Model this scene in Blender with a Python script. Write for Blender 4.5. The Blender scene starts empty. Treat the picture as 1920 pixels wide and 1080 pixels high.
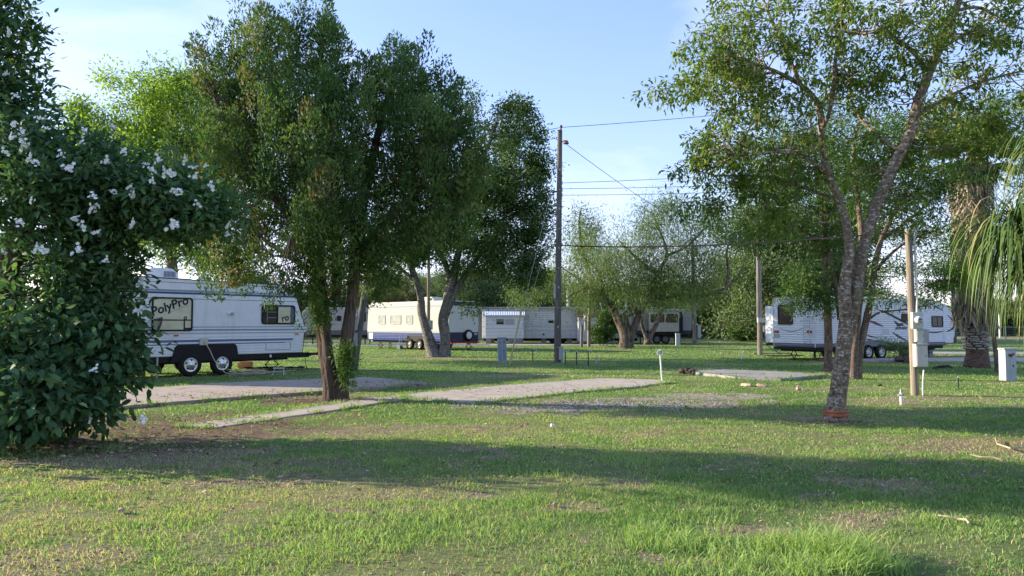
import bpy, bmesh, math, random
import numpy as np
from mathutils import Vector, Matrix

R = math.radians
rng = np.random.default_rng(11)
random.seed(11)
SC = bpy.context.scene
COL = SC.collection

# ------------------------------------------------------------------ camera, sky, sun, exposure
CAMZ = 1.55
F = 1387.0                                   # focal length in pixels of the 1920 wide photograph
PITCH = math.atan((608 - 540) / F)
cam_d = bpy.data.cameras.new("camera")
cam = bpy.data.objects.new("camera", cam_d)
COL.objects.link(cam)
cam_d.sensor_width = 36
cam_d.lens = 36 * F / 1920
cam_d.clip_start = 0.1
cam_d.clip_end = 3000
cam.location = (0, 0, CAMZ)
cam.rotation_euler = (R(90) + PITCH, 0, 0)
SC.camera = cam

SUN_AZ, SUN_EL = R(-76), R(17)               # azimuth from +Y, clockwise positive
SUN = Vector((math.sin(SUN_AZ) * math.cos(SUN_EL), math.cos(SUN_AZ) * math.cos(SUN_EL), math.sin(SUN_EL)))
w = bpy.data.worlds.new("World")
SC.world = w
w.use_nodes = True
nt = w.node_tree
nt.nodes.clear()
n_out = nt.nodes.new("ShaderNodeOutputWorld")
n_bg = nt.nodes.new("ShaderNodeBackground")
n_sky = nt.nodes.new("ShaderNodeTexSky")
n_sky.sky_type = 'NISHITA'
n_sky.sun_disc = False
n_sky.sun_elevation = SUN_EL
n_sky.sun_rotation = SUN_AZ
n_sky.air_density = 1.15
n_sky.dust_density = 0.12
n_sky.ozone_density = 2.6
n_bg.inputs[1].default_value = 0.14
tc = nt.nodes.new("ShaderNodeTexCoord")
mp = nt.nodes.new("ShaderNodeMapping")
mp.inputs['Scale'].default_value = (1.2, 1.2, 3.4)
nz = nt.nodes.new("ShaderNodeTexNoise")
nz.inputs['Scale'].default_value = 2.3
nz.inputs['Detail'].default_value = 7
nz.inputs['Roughness'].default_value = 0.55
nz.inputs['Distortion'].default_value = 0.35
rp = nt.nodes.new("ShaderNodeValToRGB")
rp.color_ramp.elements[0].position = 0.50
rp.color_ramp.elements[0].color = (0, 0, 0, 1)
rp.color_ramp.elements[1].position = 0.78
rp.color_ramp.elements[1].color = (0.32, 0.32, 0.32, 1)
mx = nt.nodes.new("ShaderNodeMixRGB")
mx.inputs[2].default_value = (6.2, 7.0, 6.6, 1)
nt.links.new(tc.outputs['Generated'], mp.inputs[0])
nt.links.new(mp.outputs[0], nz.inputs[0])
nt.links.new(nz.outputs[0], rp.inputs[0])
nt.links.new(rp.outputs[0], mx.inputs[0])
nt.links.new(n_sky.outputs[0], mx.inputs[1])
tint = nt.nodes.new("ShaderNodeMixRGB"); tint.blend_type = 'MULTIPLY'; tint.inputs[0].default_value = 1
tint.inputs[2].default_value = (0.59, 0.565, 0.73, 1)
vm1 = nt.nodes.new("ShaderNodeVectorMath"); vm1.operation = 'MULTIPLY_ADD'      # soft shoulder: keeps the glow round the sun from burning out
vm1.inputs[1].default_value = (.115, .115, .115); vm1.inputs[2].default_value = (.80, .80, .80)
vm2 = nt.nodes.new("ShaderNodeVectorMath"); vm2.operation = 'DIVIDE'
nt.links.new(mx.outputs[0], vm1.inputs[0]); nt.links.new(mx.outputs[0], vm2.inputs[0]); nt.links.new(vm1.outputs[0], vm2.inputs[1])
nt.links.new(vm2.outputs[0], tint.inputs[1])
nt.links.new(tint.outputs[0], n_bg.inputs[0])
nt.links.new(n_bg.outputs[0], n_out.inputs[0])

sun_d = bpy.data.lights.new("sun", 'SUN')
sun_d.energy = 2.5
sun_d.angle = R(0.5)
sun_d.color = (1.0, 0.86, 0.66)
sun = bpy.data.objects.new("sun", sun_d)
COL.objects.link(sun)
sun.location = (-40, 12, 20)
sun.rotation_euler = SUN.to_track_quat('Z', 'Y').to_euler()
SC.view_settings.view_transform = 'Standard'
SC.view_settings.look = 'None'
SC.view_settings.exposure = 2.15
SC.view_settings.gamma = 1
SC.cycles.max_bounces = 5
SC.cycles.diffuse_bounces = 3
SC.cycles.transmission_bounces = 3
SC.cycles.caustics_reflective = False
SC.cycles.caustics_refractive = False

# ------------------------------------------------------------------ pixel <-> world helpers (real distances)
cp, sp = math.cos(PITCH), math.sin(PITCH)
def ray(px, py):
    u, v = (px - 960) / F, (540 - py) / F
    return Vector((u, cp - v * sp, sp + v * cp))
def P(px, py, Y):
    d = ray(px, py)
    return Vector((0, 0, CAMZ)) + d * (Y / d.y)
def G(px, py, z=0.0):
    d = ray(px, py)
    return Vector((0, 0, CAMZ)) + d * ((z - CAMZ) / d.z)

# ------------------------------------------------------------------ value noise in numpy
_T = np.random.default_rng(5).random((257, 257))
def vn(x, y, s=1.0, o=0.0):
    x = np.asarray(x, float) * s + 1000 + o * 37.3
    y = np.asarray(y, float) * s + 1000 + o * 11.7
    xi, yi = np.floor(x).astype(int), np.floor(y).astype(int)
    fx, fy = x - xi, y - yi
    fx, fy = fx * fx * (3 - 2 * fx), fy * fy * (3 - 2 * fy)
    a, b = _T[xi % 256, yi % 256], _T[(xi + 1) % 256, yi % 256]
    c, d = _T[xi % 256, (yi + 1) % 256], _T[(xi + 1) % 256, (yi + 1) % 256]
    return (a * (1 - fx) + b * fx) * (1 - fy) + (c * (1 - fx) + d * fx) * fy
def fbm(x, y, s=1.0, o=0.0, n=4):
    t, a, k = 0, 0.5, 0
    for i in range(n):
        t = t + a * vn(x, y, s * 2 ** i, o + i); k += a; a *= 0.55
    return t / k
def sm(x, a, b):
    t = np.clip((x - a) / (b - a), 0, 1)
    return t * t * (3 - 2 * t)
def pip(x, y, poly):
    x = np.asarray(x); y = np.asarray(y)
    r = np.zeros(x.shape, bool)
    n = len(poly)
    for i in range(n):
        x0, y0 = poly[i]; x1, y1 = poly[(i + 1) % n]
        c = ((y0 > y) != (y1 > y)) & (x < (x1 - x0) * (y - y0) / ((y1 - y0) + 1e-12) + x0)
        r ^= c
    return r

# ------------------------------------------------------------------ object helpers
def tag(o, label=None, cat=None, group=None, kind=None):
    if label: o['label'] = label
    if cat: o['category'] = cat
    if group: o['group'] = group
    if kind: o['kind'] = kind
    return o
def empty(name, loc=(0, 0, 0), rz=0.0, label=None, cat=None, group=None):
    o = bpy.data.objects.new(name, None)
    o.empty_display_size = 0.3
    o.location = loc
    o.rotation_euler = (0, 0, rz)
    COL.objects.link(o)
    return tag(o, label, cat, group)
def link(name, me, mat=None, parent=None, smooth=False, bevel=0.0):
    o = bpy.data.objects.new(name, me)
    COL.objects.link(o)
    if mat is not None:
        me.materials.append(mat)
    if parent is not None:
        o.parent = parent
    if smooth:
        me.polygons.foreach_set("use_smooth", np.ones(len(me.polygons), bool))
        me.update()
    if bevel:
        b = o.modifiers.new("bevel", 'BEVEL')
        b.width = bevel; b.segments = 2; b.limit_method = 'ANGLE'; b.angle_limit = R(35)
    return o
def npmesh(name, V, Fc, attrs=None):
    """V (n,3) floats, Fc list of (m,k) int arrays."""
    me = bpy.data.meshes.new(name)
    V = np.ascontiguousarray(V, np.float32)
    me.vertices.add(len(V)); me.vertices.foreach_set("co", V.ravel())
    Fc = [np.asarray(f, np.int32) for f in Fc if len(f)]
    idx = np.concatenate([f.ravel() for f in Fc])
    tot = np.concatenate([np.full(len(f), f.shape[1], np.int32) for f in Fc])
    st = np.concatenate([[0], np.cumsum(tot)[:-1]]).astype(np.int32)
    me.loops.add(len(idx)); me.loops.foreach_set("vertex_index", idx)
    me.polygons.add(len(tot)); me.polygons.foreach_set("loop_start", st)
    me.polygons.foreach_set("loop_total", tot)
    for k, a in (attrs or {}).items():
        at = me.attributes.new(k, 'FLOAT', 'POINT')
        at.data.foreach_set("value", np.ascontiguousarray(a, np.float32))
    me.update(calc_edges=True)
    return me

class MB:
    def __init__(s): s.v = []; s.f = []
    def add(s, vs, fs):
        n = len(s.v); s.v += [tuple(v) for v in vs]; s.f += [tuple(i + n for i in f) for f in fs]; return s
    def box(s, x0, x1, y0, y1, z0, z1):
        return s.add([(x0, y0, z0), (x1, y0, z0), (x1, y1, z0), (x0, y1, z0), (x0, y0, z1), (x1, y0, z1), (x1, y1, z1), (x0, y1, z1)],
                     [(3, 2, 1, 0), (4, 5, 6, 7), (0, 1, 5, 4), (1, 2, 6, 5), (2, 3, 7, 6), (3, 0, 4, 7)])
    def prism(s, poly, a0, a1, axis='y'):
        """poly of (u,v): axis y -> (x,z), axis z -> (x,y), axis x -> (y,z)"""
        def m(u, v, a):
            return {'y': (u, a, v), 'z': (u, v, a), 'x': (a, u, v)}[axis]
        n = len(poly)
        vs = [m(u, v, a0) for u, v in poly] + [m(u, v, a1) for u, v in poly]
        fs = [tuple(range(n)), tuple(range(2 * n - 1, n - 1, -1))]
        fs += [(i, i + n, (i + 1) % n + n, (i + 1) % n) for i in range(n)]
        return s.add(vs, fs)
    def ring(s, outer, inner, a0, a1, axis='y'):
        def m(u, v, a):
            return {'y': (u, a, v), 'z': (u, v, a), 'x': (a, u, v)}[axis]
        n = len(outer)
        vs = [m(u, v, a) for a in (a0, a1) for p in (outer, inner) for u, v in p]
        fs = []
        for i in range(n):
            j = (i + 1) % n
            fs += [(i, j, j + n, i + n), (i + 2 * n, i + 3 * n, j + 3 * n, j + 2 * n),
                   (i, i + 2 * n, j + 2 * n, j), (i + n, j + n, j + 3 * n, i + 3 * n)]
        return s.add(vs, fs)
    def tube(s, pts, rad, n=8, caps=True, flute=0.0, fs=0.0):
        pts = [Vector(p) for p in pts]
        if not hasattr(rad, '__len__'): rad = [rad] * len(pts)
        base = len(s.v); k = len(pts)
        up = None
        for i, p in enumerate(pts):
            t = (pts[min(i + 1, k - 1)] - pts[max(i - 1, 0)])
            if t.length < 1e-9: t = Vector((0, 0, 1))
            t.normalize()
            if up is None:
                up = t.orthogonal().normalized()
            up = (up - t * up.dot(t))
            up = up.normalized() if up.length > 1e-6 else t.orthogonal().normalized()
            b = t.cross(up)
            for j in range(n):
                a = 2 * math.pi * j / n
                q = rad[i] * (1 + flute * 2 * (float(vn(j * 3.7 * 12 / n + fs, i * .28, .45, 77)) - .5)) if flute else rad[i]
                s.v.append(tuple(p + (up * math.cos(a) + b * math.sin(a)) * q))
        for i in range(k - 1):
            for j in range(n):
                a, b2 = base + i * n + j, base + i * n + (j + 1) % n
                s.f.append((a, b2, b2 + n, a + n))
        if caps:
            s.f.append(tuple(base + j for j in range(n - 1, -1, -1)))
            s.f.append(tuple(base + (k - 1) * n + j for j in range(n)))
        return s
    def lathe(s, prof, c=(0, 0, 0), axis='z', n=24):
        """prof [(radius, along)], open ends where radius>0"""
        base = len(s.v)
        for r, h in prof:
            for j in range(n):
                a = 2 * math.pi * j / n
                u, v = r * math.cos(a), r * math.sin(a)
                q = {'z': (u, v, h), 'y': (u, h, v), 'x': (h, u, v)}[axis]
                s.v.append((c[0] + q[0], c[1] + q[1], c[2] + q[2]))
        for i in range(len(prof) - 1):
            for j in range(n):
                a, b = base + i * n + j, base + i * n + (j + 1) % n
                s.f.append((a, b, b + n, a + n))
        return s
    def build(s, name, mat=None, parent=None, smooth=False, bevel=0.0, shade_auto=False):
        me = bpy.data.meshes.new(name)
        me.from_pydata(s.v, [], s.f)
        me.validate()
        bm = bmesh.new(); bm.from_mesh(me)
        bmesh.ops.recalc_face_normals(bm, faces=bm.faces)
        bm.to_mesh(me); bm.free()
        return link(name, me, mat, parent, smooth, bevel)

def rrect(x0, x1, z0, z1, r, n=4):
    pts = []
    for cx, cz, a0 in ((x1 - r, z1 - r, 0), (x0 + r, z1 - r, 90), (x0 + r, z0 + r, 180), (x1 - r, z0 + r, 270)):
        for i in range(n + 1):
            a = R(a0 + 90 * i / n)
            pts.append((cx + r * math.cos(a), cz + r * math.sin(a)))
    return pts
def copy_tree(o, parent=None):
    c = o.copy(); COL.objects.link(c); c.parent = parent
    for ch in list(o.children):
        copy_tree(ch, c)
    return c
def text(body, name, size, mat, parent, loc, rot, extrude=0.002, shear=0.0, align='CENTER', bold=0.0, sx=1.0):
    cu = bpy.data.curves.new(name, 'FONT')
    cu.body = body; cu.size = size; cu.extrude = extrude; cu.align_x = align; cu.align_y = 'CENTER'
    cu.shear = shear; cu.offset = bold; cu.resolution_u = 3
    tmp = bpy.data.objects.new("tmp", cu)
    COL.objects.link(tmp)
    dg = bpy.context.evaluated_depsgraph_get()
    me = bpy.data.meshes.new_from_object(tmp.evaluated_get(dg))
    bpy.data.objects.remove(tmp)
    bpy.data.curves.remove(cu)
    me.name = name
    me.transform(Matrix.Diagonal((sx, 1, 1, 1)))
    me.transform(rot.to_4x4() if hasattr(rot, 'to_4x4') else rot)
    me.transform(Matrix.Translation(loc))
    me.materials.clear()
    return link(name, me, mat, parent)

# ------------------------------------------------------------------ material helpers
MC = {}
def node_mat(name):
    m = bpy.data.materials.new(name); m.use_nodes = True
    t = m.node_tree
    b = t.nodes['Principled BSDF']
    return m, t, b
def N(t, typ, **kw):
    n = t.nodes.new(typ)
    for k, v in kw.items():
        if isinstance(k, str) and hasattr(n, k): setattr(n, k, v)
    return n
def sock(t, n, i, v):
    if hasattr(v, 'is_linked') or hasattr(v, 'links'): t.links.new(v, n.inputs[i])
    else: n.inputs[i].default_value = v
def math_n(t, op, a, b=0.0, c=0.0):
    n = N(t, "ShaderNodeMath", operation=op)
    for i, v in enumerate((a, b, c)): sock(t, n, i, v)
    return n.outputs[0]
def mix_n(t, f, a, b, mode='MIX'):
    n = N(t, "ShaderNodeMixRGB", blend_type=mode)
    sock(t, n, 0, f)
    for i, v in ((1, a), (2, b)):
        if isinstance(v, (tuple, list)): v = tuple(v) + ((1,) if len(v) == 3 else ())
        sock(t, n, i, v)
    return n.outputs[0]
def noise_n(t, vec, scale, detail=4, rough=0.6, dist=0.0):
    n = N(t, "ShaderNodeTexNoise")
    if vec is not None: t.links.new(vec, n.inputs['Vector'])
    n.inputs['Scale'].default_value = scale; n.inputs['Detail'].default_value = detail
    n.inputs['Roughness'].default_value = rough; n.inputs['Distortion'].default_value = dist
    return n.outputs[0]
def ramp_n(t, f, stops):
    n = N(t, "ShaderNodeValToRGB")
    e = n.color_ramp.elements
    while len(e) < len(stops): e.new(0.5)
    for i, (p, c) in enumerate(stops):
        e[i].position = p
        e[i].color = (c, c, c, 1) if not hasattr(c, '__len__') else tuple(c) + (1,)
    t.links.new(f, n.inputs[0])
    return n.outputs[0]
def bump_n(t, b, h, strength=0.3, dist=0.02):
    n = N(t, "ShaderNodeBump")
    n.inputs['Strength'].default_value = strength; n.inputs['Distance'].default_value = dist
    t.links.new(h, n.inputs['Height'])
    t.links.new(n.outputs[0], b.inputs['Normal'])
def coords(t, scale=(1, 1, 1)):
    c = N(t, "ShaderNodeTexCoord"); m = N(t, "ShaderNodeMapping")
    m.inputs['Scale'].default_value = scale
    t.links.new(c.outputs['Object'], m.inputs[0])
    return m.outputs[0]

def pm(name, col, rough=0.6, var=0.18, scale=6, metal=0.0, bump=0.0, dirt=None, dirt_amt=0.4, coat=0.0):
    """plain painted / plastic / metal surface with wear"""
    if name in MC: return MC[name]
    m, t, b = node_mat(name)
    v = coords(t)
    n1 = noise_n(t, v, scale, 6, 0.65)
    lo = tuple(c * (1 - var) for c in col); hi = tuple(min(1, c * (1 + var * 0.6)) for c in col)
    c = ramp_n(t, n1, [(0.3, lo), (0.7, hi)])
    if dirt:
        n2 = noise_n(t, coords(t, (3, 3, 0.6)), scale * 0.7, 5, 0.7)
        f = ramp_n(t, n2, [(0.52, 0.0), (0.75, dirt_amt)])
        c = mix_n(t, f, c, dirt)
    t.links.new(c, b.inputs['Base Color'])
    b.inputs['Roughness'].default_value = rough
    b.inputs['Metallic'].default_value = metal
    b.inputs['Specular IOR Level'].default_value = .2 if max(col) < .1 else .4
    b.inputs['Coat Weight'].default_value = coat
    if bump: bump_n(t, b, noise_n(t, v, scale * 4, 4), bump, 0.01)
    MC[name] = m
    return m

def siding(name, base, bands=(), ridge=0.1, depth=0.35, rough=0.4, dirt=(0.25, 0.24, 0.2), dirt_amt=0.25, axis=2, spec=0.3, ztop=None):
    """ribbed sheet cladding; bands = (z0, z1, colour, x0, x1) painted stripes in the vehicle's own space"""
    m, t, b = node_mat(name)
    tc = N(t, "ShaderNodeTexCoord"); sx = N(t, "ShaderNodeSeparateXYZ")
    t.links.new(tc.outputs['Object'], sx.inputs[0])
    z, x = sx.outputs[2], sx.outputs[0]
    c = ramp_n(t, noise_n(t, coords(t), 3.0, 6), [(0.3, tuple(k * 0.93 for k in base)), (0.7, base)])
    for bd in bands:
        z0, z1, bc = bd[:3]
        f = math_n(t, 'COMPARE', z, (z0 + z1) / 2, (z1 - z0) / 2)
        if len(bd) > 3:
            f = math_n(t, 'MULTIPLY', f, math_n(t, 'COMPARE', x, (bd[3] + bd[4]) / 2, (bd[4] - bd[3]) / 2))
        c = mix_n(t, f, c, bc)
    n2 = noise_n(t, coords(t, (2.5, 2.5, 0.35)), 2.2, 6, 0.7)
    c = mix_n(t, ramp_n(t, n2, [(0.5, 0.0), (0.78, dirt_amt)]), c, dirt)
    u = math_n(t, 'MULTIPLY', sx.outputs[axis], 1.0 / ridge)
    fr = math_n(t, 'FRACT', u)
    # thin darker groove line between ribs
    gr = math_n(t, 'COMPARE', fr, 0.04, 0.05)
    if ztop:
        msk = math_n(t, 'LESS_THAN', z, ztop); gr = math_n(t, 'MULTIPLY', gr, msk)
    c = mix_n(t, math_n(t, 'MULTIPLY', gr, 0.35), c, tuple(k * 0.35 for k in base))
    t.links.new(c, b.inputs['Base Color'])
    h = math_n(t, 'SINE', math_n(t, 'MULTIPLY', fr, math.pi))
    if ztop: h = math_n(t, 'MULTIPLY', h, msk)
    bump_n(t, b, h, depth, ridge * 0.35)
    b.inputs['Roughness'].default_value = max(rough, .55)
    b.inputs['Specular IOR Level'].default_value = spec
    return m

def leaf_mat(name, stops, trans=0.35, rough=0.55, spec=0.3, lift=1.45):
    stops = [(p, tuple(min(.85, k * lift) for k in q)) for p, q in stops]
    m, t, b = node_mat(name)
    a = N(t, "ShaderNodeAttribute"); a.attribute_name = "tone"
    c = ramp_n(t, a.outputs['Fac'], stops)
    t.links.new(c, b.inputs['Base Color'])
    b.inputs['Roughness'].default_value = rough
    b.inputs['Specular IOR Level'].default_value = spec
    tr = N(t, "ShaderNodeBsdfTranslucent")
    t.links.new(mix_n(t, 1.0, c, (1.25, 1.35, 0.55), 'MULTIPLY'), tr.inputs[0])
    mxs = N(t, "ShaderNodeMixShader"); mxs.inputs[0].default_value = trans
    t.links.new(b.outputs[0], mxs.inputs[1]); t.links.new(tr.outputs[0], mxs.inputs[2])
    t.links.new(mxs.outputs[0], t.nodes['Material Output'].inputs[0])
    return m
def bark_mat(name, dark, light, lichen=None, lic_amt=0.5, stretch=0.16, scale=16, bump=0.8, bd=0.03):
    m, t, b = node_mat(name)
    v = coords(t, (1, 1, stretch))
    n1 = noise_n(t, v, scale, 8, 0.7, 0.4)
    c = ramp_n(t, n1, [(0.40, tuple(k * .8 for k in dark)), (0.50, tuple((p + q) * .5 for p, q in zip(dark, light))), (0.62, light)])
    n3 = noise_n(t, coords(t), 1.8, 3)
    c = mix_n(t, ramp_n(t, n3, [(0.35, 0.0), (0.7, 0.5)]), c, tuple(k * 0.6 for k in light))
    if lichen:
        n2 = noise_n(t, coords(t, (1, 1, 1.8)), 13, 6, 0.7)
        c = mix_n(t, ramp_n(t, n2, [(0.53, 0.0), (0.60, lic_amt)]), c, lichen)
    t.links.new(c, b.inputs['Base Color'])
    b.inputs['Roughness'].default_value = 0.9
    b.inputs['Specular IOR Level'].default_value = 0.2
    bump_n(t, b, n1, bump, bd)
    return m

# ------------------------------------------------------------------ ground masks (places where the lawn is worn, dry, gravelled)
def gp(px, py):
    g = G(px, py); return (g.x, g.y)
PAD_A = [gp(150, 742), gp(400, 722), gp(610, 713), gp(692, 710), gp(800, 721), gp(712, 729), gp(640, 735), gp(480, 746), gp(330, 758), gp(214, 768), gp(150, 772)]
PATH_A = [gp(330, 800), gp(420, 787), gp(520, 773), gp(610, 759), gp(690, 748), gp(735, 742.5), gp(765, 747), gp(660, 764), gp(570, 778), gp(470, 793), gp(400, 803)]
PAD_B = [gp(742, 742), gp(860, 731), gp(1000, 719), gp(1130, 710), gp(1235, 713.5), gp(1262, 717.5), gp(1200, 725), gp(1100, 734), gp(1000, 745), gp(890, 757), gp(770, 748)]
PAD_C = [gp(1290, 700), gp(1352, 696), gp(1450, 699.5), gp(1552, 706), gp(1462, 714.5), gp(1380, 711)]
PAD_D = [(13.4, 30.6), (60, 28.6), (60, 31.2), (26, 33.8), (13.6, 33.4)]
ROAD = [(-70, 53), (6.5, 54.5), (9.5, 57), (9.5, 59.2), (5, 58.5), (-70, 58)]
ROAD_R = [(21, 39), (90, 36.5), (90, 40.5), (21, 42.5)]
SLABS = [PAD_A, PATH_A, PAD_B, PAD_C, PAD_D, ROAD, ROAD_R]

def ell(x, y, cx, cy, rx, ry, ang=0.0):
    c, s = math.cos(ang), math.sin(ang)
    dx, dy = x - cx, y - cy
    return np.sqrt(((dx * c + dy * s) / rx) ** 2 + ((-dx * s + dy * c) / ry) ** 2)
def patch(x, y, px, py, rx, ry, ang=0.0, o=0, soft=0.5):
    g = G(px, py)
    e = ell(x, y, g.x, g.y, rx, ry, ang) + (fbm(x, y, 1.6, o) - 0.5) * 1.3
    return (1 - sm(e, 1 - soft, 1 + soft * 0.9)) * (.45 + .75 * sm(fbm(x, y, 4.5, o + 60), .3, .62))
def masks(x, y):
    x = np.asarray(x, float); y = np.asarray(y, float)
    n1 = fbm(x, y, 0.55, 3); n2 = fbm(x, y, 2.3, 8); n3 = fbm(x, y, 5.5, 12)
    gravel = patch(x, y, 1150, 757, 3.1, 1.15, 0.22, 1) * (0.35 + 0.75 * sm(n3, .3, .6))
    gravel = np.maximum(gravel, 0.8 * patch(x, y, 1330, 742, 1.7, 0.7, 0.1, 2))
    bare = patch(x, y, 290, 853, 1.25, 0.42, 0.25, 4) * 2.0
    for q in ((560, 812, 1.5, .30, .1, 5, .55), (760, 800, 1.5, .28, .1, 6, .5), (900, 800, 1.0, .22, 0, 7, .45), (830, 925, .8, .22, .1, 9, .6), (500, 905, .9, .2, 0, 10, .45), (1090, 950, .35, .15, 0, 13, .7),
              (30, 1065, .55, .5, 0, 14, .95), (1690, 905, .8, .5, .5, 15, .5), (1360, 872, .5, .4, 0, 16, .45), (1410, 990, .35, .15, 0, 17, .7), (1640, 975, .5, .3, .6, 18, .55), (1430, 1052, .2, .12, 0, 35, .8),
              (680, 955, .45, .15, 0, 36, .6), (1900, 838, 1.5, .7, 0, 19, .8), (1020, 704, 2.6, .7, 0, 20, .6), (1500, 727, 1.6, .5, 0, 21, .5), (1690, 748, 1.6, .55, 0, 22, .6), (1560, 785, .75, .45, 0, 23, .7),
              (830, 672, 3.0, 1.2, 0, 24, .8), (630, 745, 1.6, .7, 0, 25, .5), (700, 722, 1.7, .8, 0, 26, .6), (1320, 690, 1.5, .5, 0, 27, .5), (1600, 680, 3.0, 1.0, 0, 28, .5), (520, 690, 2.0, .6, .6, 29, .4)):
        px, py, rx, ry, an, o, am = q
        bare = np.maximum(bare, 1.4 * am * patch(x, y, px, py, rx, ry, an, o, .7))
    bare = np.maximum(bare, 0.8 * sm(n2, .63, .78) * sm(30 - y, 0, 8))
    bare = np.maximum(bare, 0.5 * sm(n3, .60, .70) * sm(20 - y, 0, 8))
    litter = np.maximum(patch(x, y, 150, 838, 1.9, .55, .2, 30), patch(x, y, 230, 800, 3.2, 2.0, .2, 31))
    litter = np.maximum(litter, .7 * patch(x, y, 610, 752, 1.8, .7, 0, 32))
    dry = sm(n1, .42, .66) * 0.5
    dry = np.maximum(dry, 1.0 * patch(x, y, 420, 905, 3.6, 1.6, .1, 33, .9))
    dry = np.maximum(dry, .9 * patch(x, y, 900, 810, 3.8, 1.0, .1, 34, .9))
    dry = np.maximum(dry, .75 * patch(x, y, 1330, 775, 3.2, .9, .1, 37, .9))
    dry = np.maximum(dry, .7 * patch(x, y, 60, 980, 1.6, 1.0, .1, 38, .9))
    dry = np.maximum(dry, .6 * sm(n1, .45, .6) * sm(y, 42, 50))
    dry = np.maximum(dry, .95 * sm(y, 68, 84))
    return np.clip(bare, 0, 1), np.clip(dry, 0, 1), np.clip(gravel, 0, 1), np.clip(litter, 0, 1)
def ground_z(x, y):
    f = sm(np.asarray(y, float), 3, 5) * (1 - sm(np.asarray(y, float), 40, 60))
    z = (fbm(x, y, .8, 41, 3) - .5) * .05 * f
    near = np.zeros_like(z)
    for s in SLABS[:5]:
        near = np.maximum(near, pip(x, y, s).astype(float))
    return z * (1 - near) - 0.012

def spread(a, b, step, far, grow=1.18):
    r = list(np.arange(a, b + 1e-6, step)); s = step
    hi = []; v = b
    while v < far: s *= grow; v += s; hi.append(v)
    return r, hi
xs0, xh = spread(-13, 13, 0.13, 520)
xs = np.array([-v for v in xh[::-1]] + xs0 + xh)
ys0, yh = spread(3, 24, 0.13, 700, 1.07)
ys = np.array([-60, -25, -10, -4, 0, 1.5, 2.4] + ys0 + yh)
gx, gy = np.meshgrid(xs, ys)
X, Y = gx.ravel(), gy.ravel()
Z = ground_z(X, Y)
ba, dr, gr, li = masks(X, Y)
ny, nx = gx.shape
i0 = (np.arange(ny - 1)[:, None] * nx + np.arange(nx - 1)[None, :]).ravel()
fc = np.stack([i0, i0 + 1, i0 + nx + 1, i0 + nx], 1)

m_ground, t, b = node_mat("lawn soil")
g_ = N(t, "ShaderNodeNewGeometry")
pos = g_.outputs['Position']
def at(name):
    a = N(t, "ShaderNodeAttribute"); a.attribute_name = name; return a.outputs['Fac']
nA = noise_n(t, pos, 1.1, 8, .62); nB = noise_n(t, pos, 14, 6, .7); nC = noise_n(t, pos, 60, 4, .7)
green = ramp_n(t, nB, [(.3, (.070, .100, .032)), (.55, (.130, .190, .058)), (.75, (.22, .27, .095))])
green = mix_n(t, ramp_n(t, nA, [(.35, 0.), (.7, .55)]), green, (.14, .215, .058))
dryc = ramp_n(t, nC, [(.3, (.17, .15, .07)), (.7, (.40, .34, .18))])
nD = noise_n(t, pos, 190, 4, .75)
soil = ramp_n(t, math_n(t, 'ADD', math_n(t, 'MULTIPLY', nC, .5), math_n(t, 'MULTIPLY', nD, .5)), [(.36, (.085, .062, .040)), (.48, (.24, .185, .125)), (.62, (.44, .36, .26))])
c = mix_n(t, math_n(t, 'MULTIPLY', at('dry'), .8), green, dryc)
c = mix_n(t, ramp_n(t, math_n(t, 'ADD', at('bare'), math_n(t, 'MULTIPLY', math_n(t, 'SUBTRACT', nB, .5), .9)), [(.25, 0.), (.6, 1.)]), c, soil)
litc = ramp_n(t, nC, [(.3, (.07, .048, .032)), (.55, (.21, .15, .10)), (.8, (.38, .29, .20))])
c = mix_n(t, ramp_n(t, math_n(t, 'ADD', at('litter'), math_n(t, 'MULTIPLY', math_n(t, 'SUBTRACT', nB, .5), 1.)), [(.35, 0.), (.65, .95)]), c, litc)
vo = N(t, "ShaderNodeTexVoronoi"); vo.inputs['Scale'].default_value = 34
t.links.new(pos, vo.inputs[0])
sepv = N(t, "ShaderNodeSeparateColor"); t.links.new(vo.outputs['Color'], sepv.inputs[0])
peb = ramp_n(t, sepv.outputs[0], [(0., (.14, .11, .08)), (.5, (.31, .265, .205)), (1., (.56, .50, .42))])
c = mix_n(t, ramp_n(t, math_n(t, 'ADD', at('gravel'), math_n(t, 'MULTIPLY', math_n(t, 'SUBTRACT', nB, .5), 1.)), [(.35, 0.), (.6, .95)]), c, peb)
t.links.new(c, b.inputs['Base Color'])
b.inputs['Roughness'].default_value = .95
b.inputs['Specular IOR Level'].default_value = .15
hh = math_n(t, 'ADD', math_n(t, 'ADD', nB, math_n(t, 'MULTIPLY', nC, .6)), math_n(t, 'MULTIPLY', nD, .35))
bump_n(t, b, hh, .8, .04)
lawn = link("lawn", npmesh("lawn", np.stack([X, Y, Z], 1), [fc], dict(bare=ba, dry=dr, gravel=gr, litter=li)), m_ground, None, True)
tag(lawn, kind='structure')

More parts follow.
